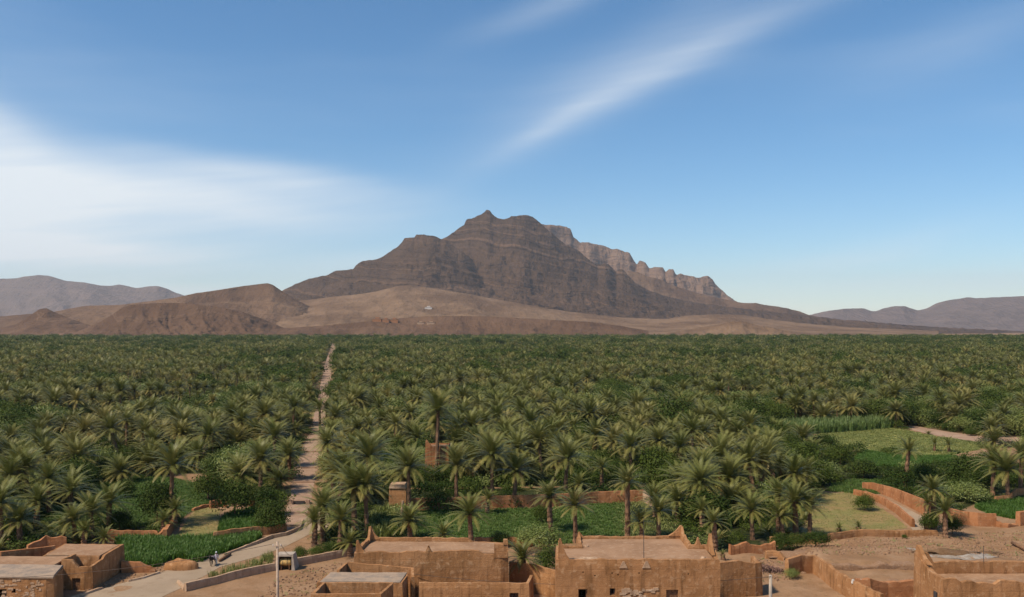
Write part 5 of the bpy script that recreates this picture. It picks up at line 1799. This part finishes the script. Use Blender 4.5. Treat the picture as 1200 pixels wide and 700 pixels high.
# the rest of the grove, too many to count
fi = np.array(pal_i[NP:])
n = len(fi)
clump = 1 + 0.45 * fbm(gx_[fi] / 55.0, gy_[fi] / 80.0, 3)
sc = RS.uniform(3.2, 5.8, n) * clump * np.where(gy_[fi] > 1300, 1.6, np.where(gy_[fi] > 700, 1.3, 1.05))
zt = RS.uniform(0.8, 7.6, n) * (0.6 + 0.4 * clump)
scatter('palm_grove', CROWNS_FAR + CROWNS[:4], np.stack([gx_[fi], gy_[fi], zt], -1), RS.uniform(0, 6.28, n), sc, np.where(gy_[fi] < 480, 5 + RS.randint(0, 4, n), RS.randint(0, 5, n)))
near_f = fi[gy_[fi] < 900]
scatter('palm_trunks', [t[0] for t in TRUNKS], np.stack([gx_[near_f], gy_[near_f], gx_[near_f] * 0 - .1], -1), RS.uniform(0, 6.28, len(near_f)),
        np.stack([np.full(len(near_f), 1.2)] * 2 + [zt[gy_[fi] < 900] + .1], -1), RS.randint(0, 6, len(near_f)))
fb = np.array(bro_i[NB:])
n = len(fb)
s_ = RS.uniform(2.2, 4.8, n) * np.where(gy_[fb] > 1300, 1.8, np.where(gy_[fb] > 700, 1.4, 1.1))
scatter('far_orchard', BUSH_FAR + [BUSH[0], BUSH[1], BUSH_PALE[0]], np.stack([gx_[fb], gy_[fb], gx_[fb] * 0], -1), RS.uniform(0, 6.28, n), np.stack([s_, s_, s_ * RS.uniform(.75, 1.05, n)], -1), np.where(gy_[fb] < 420, 4 + RS.randint(0, 3, n), RS.randint(0, 4, n)))

# undergrowth between the trunks
x, y = jitter(108, 420, 3.0, RS)
k = in_grove(x, y)
for P in P_GREEN:
    k |= inpoly(x, y, P) & (RS.rand(len(x)) < .75)
for P in (P_CROP_M, P_CROP_M2, P_CROP_L2, P_UNDER_L, P_FIELD_R2, P_FIELD_R3, P_ALLEY, P_STUBBLE, P_CROP_R, P_PLOT, ROAD):
    k &= ~inpoly(x, y, P)
k = (k | ((segdist(x, y, TRACK) < 4.6) & (y > 150))) & (segdist(x, y, TRACK) > 2.3 + .9 * RS.rand(len(x)))
x, y = x[k], y[k]
UG = [leaf_cloud(70 + q, 20, 30, 0.095, (1, 1, .6), 'leaf', .5, .28) for q in range(3)] + [leaf_cloud(75, 18, 28, 0.09, (1, 1, .6), 'lime_leaf', .5, .28)] + CROWNS_FAR[:3]
n = len(x)
s_ = RS.uniform(.9, 2.5, n)
scatter('undergrowth', UG, np.stack([x, y, x * 0], -1), RS.uniform(0, 6.28, n), np.stack([s_, s_, s_ * RS.uniform(.5, 1.1, n)], -1), RS.randint(0, 7, n))


# ------------------------------------------------------------------ crops, reeds, weeds
def crop(name, polys, dens, meshes, smin, smax, rng=RS, zs=1.0):
    X, Y = [], []
    for P in polys:
        x, y = fill_poly(P, dens, rng)
        X.append(x); Y.append(y)
    X, Y = np.concatenate(X), np.concatenate(Y)
    n = len(X)
    s = rng.uniform(smin, smax, n)
    scatter(name, meshes, np.stack([X, Y, H(X, Y)], -1), rng.uniform(0, 6.28, n), np.stack([s, s, s * zs], -1), rng.randint(0, len(meshes), n))


LUC = [tuft_mesh(400 + k, 16, .62, .25, .035, 'grass', .32, .05) for k in range(3)]
GRASS = [tuft_mesh(410 + k, 14, .30, .2, .03, 'grass', .35, .25) for k in range(3)]
MEAD = [tuft_mesh(420 + k, 8, .26, .22, .04, 'lime_leaf', .45, .55) for k in range(3)]
STUB = [tuft_mesh(430 + k, 9, .12, .15, .02, 'lime_leaf', .35, 1.6) for k in range(3)]
REED = [tuft_mesh(440 + k, 20, 3.2, 1.0, .09, 'reed', .55, .15) for k in range(3)]
CANE = [tuft_mesh(450 + k, 18, 1.5, .6, .06, 'lime_leaf', .45, .3) for k in range(3)]
crop('lucerne', [P_CROP_L], 9.0, LUC, 1.2, 2.0)
crop('lucerne', [P_CROP_R, P_CROP_L2, P_FIELD_R2], 6.0, LUC, .8, 1.3)
crop('grass', [P_CROP_M, P_UNDER_L, P_FIELD_R3], 5.0, GRASS, .9, 1.5)
crop('grass', [P_CROP_M2, P_FIELD_R], 3.5, MEAD, .9, 1.5)
crop('stubble', [P_STUBBLE, P_PLOT], 3.0, STUB, .8, 1.5)
crop('reeds', [P_REED1, P_REED2, gpoly([(1100, 482), (1110, 476), (1128, 474), (1135, 480), (1120, 484)])], 1.2, REED, .8, 1.15)
crop('maize', [gpoly([(432, 628), (436, 610), (452, 600), (474, 606), (472, 624), (450, 632)])], 2.2, CANE, .8, 1.3)
crop('reeds', [gpoly([(716, 560), (730, 550), (760, 560), (758, 567), (730, 568)]), gpoly([(855, 620), (850, 600), (862, 590), (872, 612)]), gpoly([(775, 572), (800, 560), (812, 570), (800, 578)])], 1.0, REED, .6, .9)
crop('roadside_grass', [gpoly([(244, 678), (262, 671), (285, 664), (318, 652), (322, 660), (300, 668), (262, 677)])], 3.0, [tuft_mesh(460 + k, 16, .8, .35, .03, 'lime_leaf', .4, .7) for k in range(3)], .7, 1.3)
crop('weeds', [gpoly([(360, 650), (366, 640), (392, 636), (412, 648)]), gpoly([(262, 652), (266, 647), (273, 646), (270, 651)])], 1.2, [tuft_mesh(470 + k, 14, .5, .35, .03, 'grass', .4, .6) for k in range(2)], .7, 1.3)
# sparse dry weeds and stones on the bare ground
bare = [gpoly([(300, 700), (330, 675), (415, 655), (400, 675), (370, 700)]), gpoly([(860, 690), (900, 640), (1000, 634), (1200, 622), (1200, 660), (960, 662), (940, 680)])]
crop('dry_weeds', bare, .35, [tuft_mesh(480 + k, 9, .22, .2, .025, 'lime_leaf', .3, 1.6) for k in range(2)], .6, 1.4)


def pebble(seed):
    rng = random.Random(seed)
    mb = MB()
    r = [rng.uniform(.7, 1.2) for _ in range(8)]
    mb.hexa([(-.5 * r[0], -.5 * r[1], -.1), (.5 * r[1], -.5 * r[2], -.1), (.5 * r[2], .5 * r[3], -.1), (-.5 * r[3], .5 * r[4], -.1)],
            [(-.35 * r[4], -.35 * r[5], .35 * r[0]), (.35 * r[5], -.3 * r[6], .42 * r[2]), (.3 * r[6], .35 * r[7], .35 * r[3]), (-.3 * r[7], .3 * r[0], .4 * r[5])])
    return mb.mesh('stone', M['rubble'])


crop('loose_stones', bare + [gpoly([(90, 692), (150, 672), (200, 662), (190, 672), (110, 694)])], 3.2, [pebble(k) for k in range(4)], .08, .42)


# ------------------------------------------------------------------ the walker and the donkey on the road
def skinned(name, nodes, edges, mat, parent, root=0, sub=2):
    """one continuous surface grown round a skeleton: nodes are (x, y, z, radius)"""
    me = bpy.data.meshes.new(name)
    me.from_pydata([n[:3] for n in nodes], edges, [])
    me.materials.append(mat)
    o = link(name, me, parent)
    md = o.modifiers.new('skin', 'SKIN')
    md.use_smooth_shade = True
    if not me.skin_vertices:
        me.attributes
    sv = me.skin_vertices[0].data
    for i, n in enumerate(nodes):
        sv[i].radius = (n[3], n[3]) if len(n) == 4 else (n[3], n[4])
        sv[i].use_root = (i == root)
    o.modifiers.new('sub', 'SUBSURF').levels = sub
    o.modifiers['sub'].render_levels = sub
    return o


def chain(nodes, edges, start, pts):
    k = start
    for p in pts:
        nodes.append(p); edges.append((k, len(nodes) - 1)); k = len(nodes) - 1
    return k


M['hide'] = mat_plain('dark donkey hide', (0.035, 0.028, 0.024), 0.85, 0.3, 4.0)
M['muzzle'] = mat_plain('pale muzzle', (0.22, 0.19, 0.16), 0.8, 0.2, 4.0)
M['skin'] = mat_plain('brown skin', (0.22, 0.12, 0.075), 0.6, 0.1, 4.0)
M['shirt'] = mat_plain('pale lavender cloth', (0.42, 0.38, 0.45), 0.85, 0.1, 4.0)
M['trousers'] = mat_plain('off-white cloth', (0.52, 0.48, 0.42), 0.85, 0.1, 4.0)
M['cap'] = mat_plain('white cap cloth', (0.75, 0.78, 0.76), 0.85, 0.05, 4.0)
M['saddle'] = mat_plain('woven grey saddle pad', (0.16, 0.14, 0.15), 0.9, 0.3, 9.0)
wd = math.atan2(-16.6, -6.9)
dx_, dy_ = g(248.8, 663.2)
D = empty('donkey', (dx_, dy_, 0.03), 'dark donkey walking down the road beside the person in white cap', 'donkey', None, wd + .35)
N_ = [(-.46, 0, .93, .19, .21), (-.1, 0, .88, .21, .24), (.22, 0, .90, .19, .23), (.46, 0, .97, .15, .19), (.64, 0, 1.14, .10, .13), (.76, 0, 1.30, .09, .10), (.90, 0, 1.22, .07, .08), (1.04, 0, 1.07, .05, .055)]
Eg = [(i, i + 1) for i in range(7)]
for sgn in (1, -1):
    fw = .08 * sgn
    chain(N_, Eg, 3, [(.44, sgn * .13, .72, .085), (.44 + fw, sgn * .125, .43, .05), (.43 + fw * 1.4, sgn * .12, .14, .036), (.47 + fw * 1.4, sgn * .12, .03, .045)])
    chain(N_, Eg, 0, [(-.44, sgn * .15, .72, .11), (-.38 - fw, sgn * .145, .56, .075), (-.56 - fw, sgn * .135, .38, .045), (-.52 - fw * 1.3, sgn * .13, .13, .035), (-.48 - fw * 1.3, sgn * .13, .03, .045)])
    chain(N_, Eg, 5, [(.74, sgn * .06, 1.40, .032), (.70, sgn * .10, 1.55, .030), (.69, sgn * .11, 1.64, .008)])
chain(N_, Eg, 0, [(-.64, 0, .90, .035), (-.70, 0, .65, .025), (-.70, 0, .42, .04)])
skinned('body', N_, Eg, M['hide'], D)
mb = MB()
for a in range(9):
    t = math.pi * (a / 8)
    for xx in (-.30, .18):
        mb.v.append((xx, math.cos(t) * .275, .90 + math.sin(t) * .255 - (.12 if a in (0, 8) else 0))); mb.t.append(0.0)
mb.f = [(2 * a, 2 * a + 1, 2 * a + 3, 2 * a + 2) for a in range(8)]
so = link('saddle_pad', mb.mesh('saddle_pad', M['saddle'], (0, 0, 0), True), D)
so.modifiers.new('thick', 'SOLIDIFY').thickness = .04
wx_, wy_ = g(253.7, 662.6)
W = empty('person', (wx_, wy_, 0.03), 'person in pale lavender top, white trousers and white cap walking beside the donkey', 'person', None, wd)
B_ = [(0, 0, .88, .115, .10), (0, 0, 1.05, .105, .09), (.01, 0, 1.24, .13, .10), (.0, 0, 1.36, .075, .07), (.015, 0, 1.43, .05, .05), (.03, 0, 1.50, .07, .075), (.035, 0, 1.59, .075, .085), (.03, 0, 1.655, .05, .055)]
Eb = [(i, i + 1) for i in range(7)]
B_.append((.12, 0, 1.535, .014)); Eb.append((5, 8))                      # nose
for sgn in (1, -1):
    B_.append((.02, sgn * .083, 1.55, .016)); Eb.append((6, len(B_) - 1))   # ears
    st_ = .17 * sgn
    chain(B_, Eb, 0, [(.01, sgn * .09, .80, .085), (st_ * .5 + .03, sgn * .095, .46, .058), (st_ - .05, sgn * .095, .10, .04), (st_ + .0, sgn * .1, .045, .036), (st_ + .12, sgn * .105, .035, .03)])
    hk = chain(B_, Eb, 2, [(0, sgn * .17, 1.33, .055), (-st_ * .4 - .02, sgn * .215, 1.08, .042), (-st_ * .9 + .06, sgn * .225, .86, .031), (-st_ * .95 + .08, sgn * .225, .80, .03, .02)])
    hx, hy, hz_ = B_[hk][:3]
    for q in range(4):
        L_ = (.065, .078, .072, .055)[q]
        chain(B_, Eb, hk, [(hx + .03 - .02 * q, hy, hz_ - .035, .0085), (hx + .035 - .02 * q, hy - sgn * .006, hz_ - .035 - L_ * .55, .008), (hx + .032 - .018 * q, hy - sgn * .02, hz_ - .035 - L_, .006)])
    chain(B_, Eb, hk, [(hx + .035, hy - sgn * .012, hz_ - .005, .010), (hx + .055, hy - sgn * .02, hz_ - .045, .008)])
skinned('body', B_, Eb, M['skin'], W)
S_ = [(0, 0, .72, .17, .14), (0, 0, .90, .145, .125), (0, 0, 1.08, .13, .115), (.01, 0, 1.25, .15, .12), (0, 0, 1.375, .07, .07)]
Es = [(0, 1), (1, 2), (2, 3), (3, 4)]
for sgn in (1, -1):
    st_ = .17 * sgn
    chain(S_, Es, 3, [(0, sgn * .175, 1.33, .075), (-st_ * .4 - .02, sgn * .218, 1.08, .062), (-st_ * .85 + .05, sgn * .226, .89, .055)])
skinned('shirt', S_, Es, M['shirt'], W)
T_ = [(0, 0, .84, .135, .12)]
Et = []
for sgn in (1, -1):
    st_ = .17 * sgn
    chain(T_, Et, 0, [(.01, sgn * .09, .74, .105), (st_ * .5 + .03, sgn * .096, .46, .082), (st_ - .045, sgn * .096, .14, .068)])
skinned('trousers', T_, Et, M['trousers'], W)
mb = MB()
rings = [(.098, 1.595), (.100, 1.64), (.085, 1.69), (.05, 1.72), (.01, 1.73)]
for r, z in rings:
    for k_ in range(14):
        a = 2 * math.pi * k_ / 14
        mb.v.append((.03 + math.cos(a) * r * 1.05, math.sin(a) * r * .95, z)); mb.t.append(0.0)
mb.f = [(j * 14 + k_, j * 14 + (k_ + 1) % 14, (j + 1) * 14 + (k_ + 1) % 14, (j + 1) * 14 + k_) for j in range(4) for k_ in range(14)]
link('cap', mb.mesh('cap', M['cap'], (0, 0, 0), True), W)
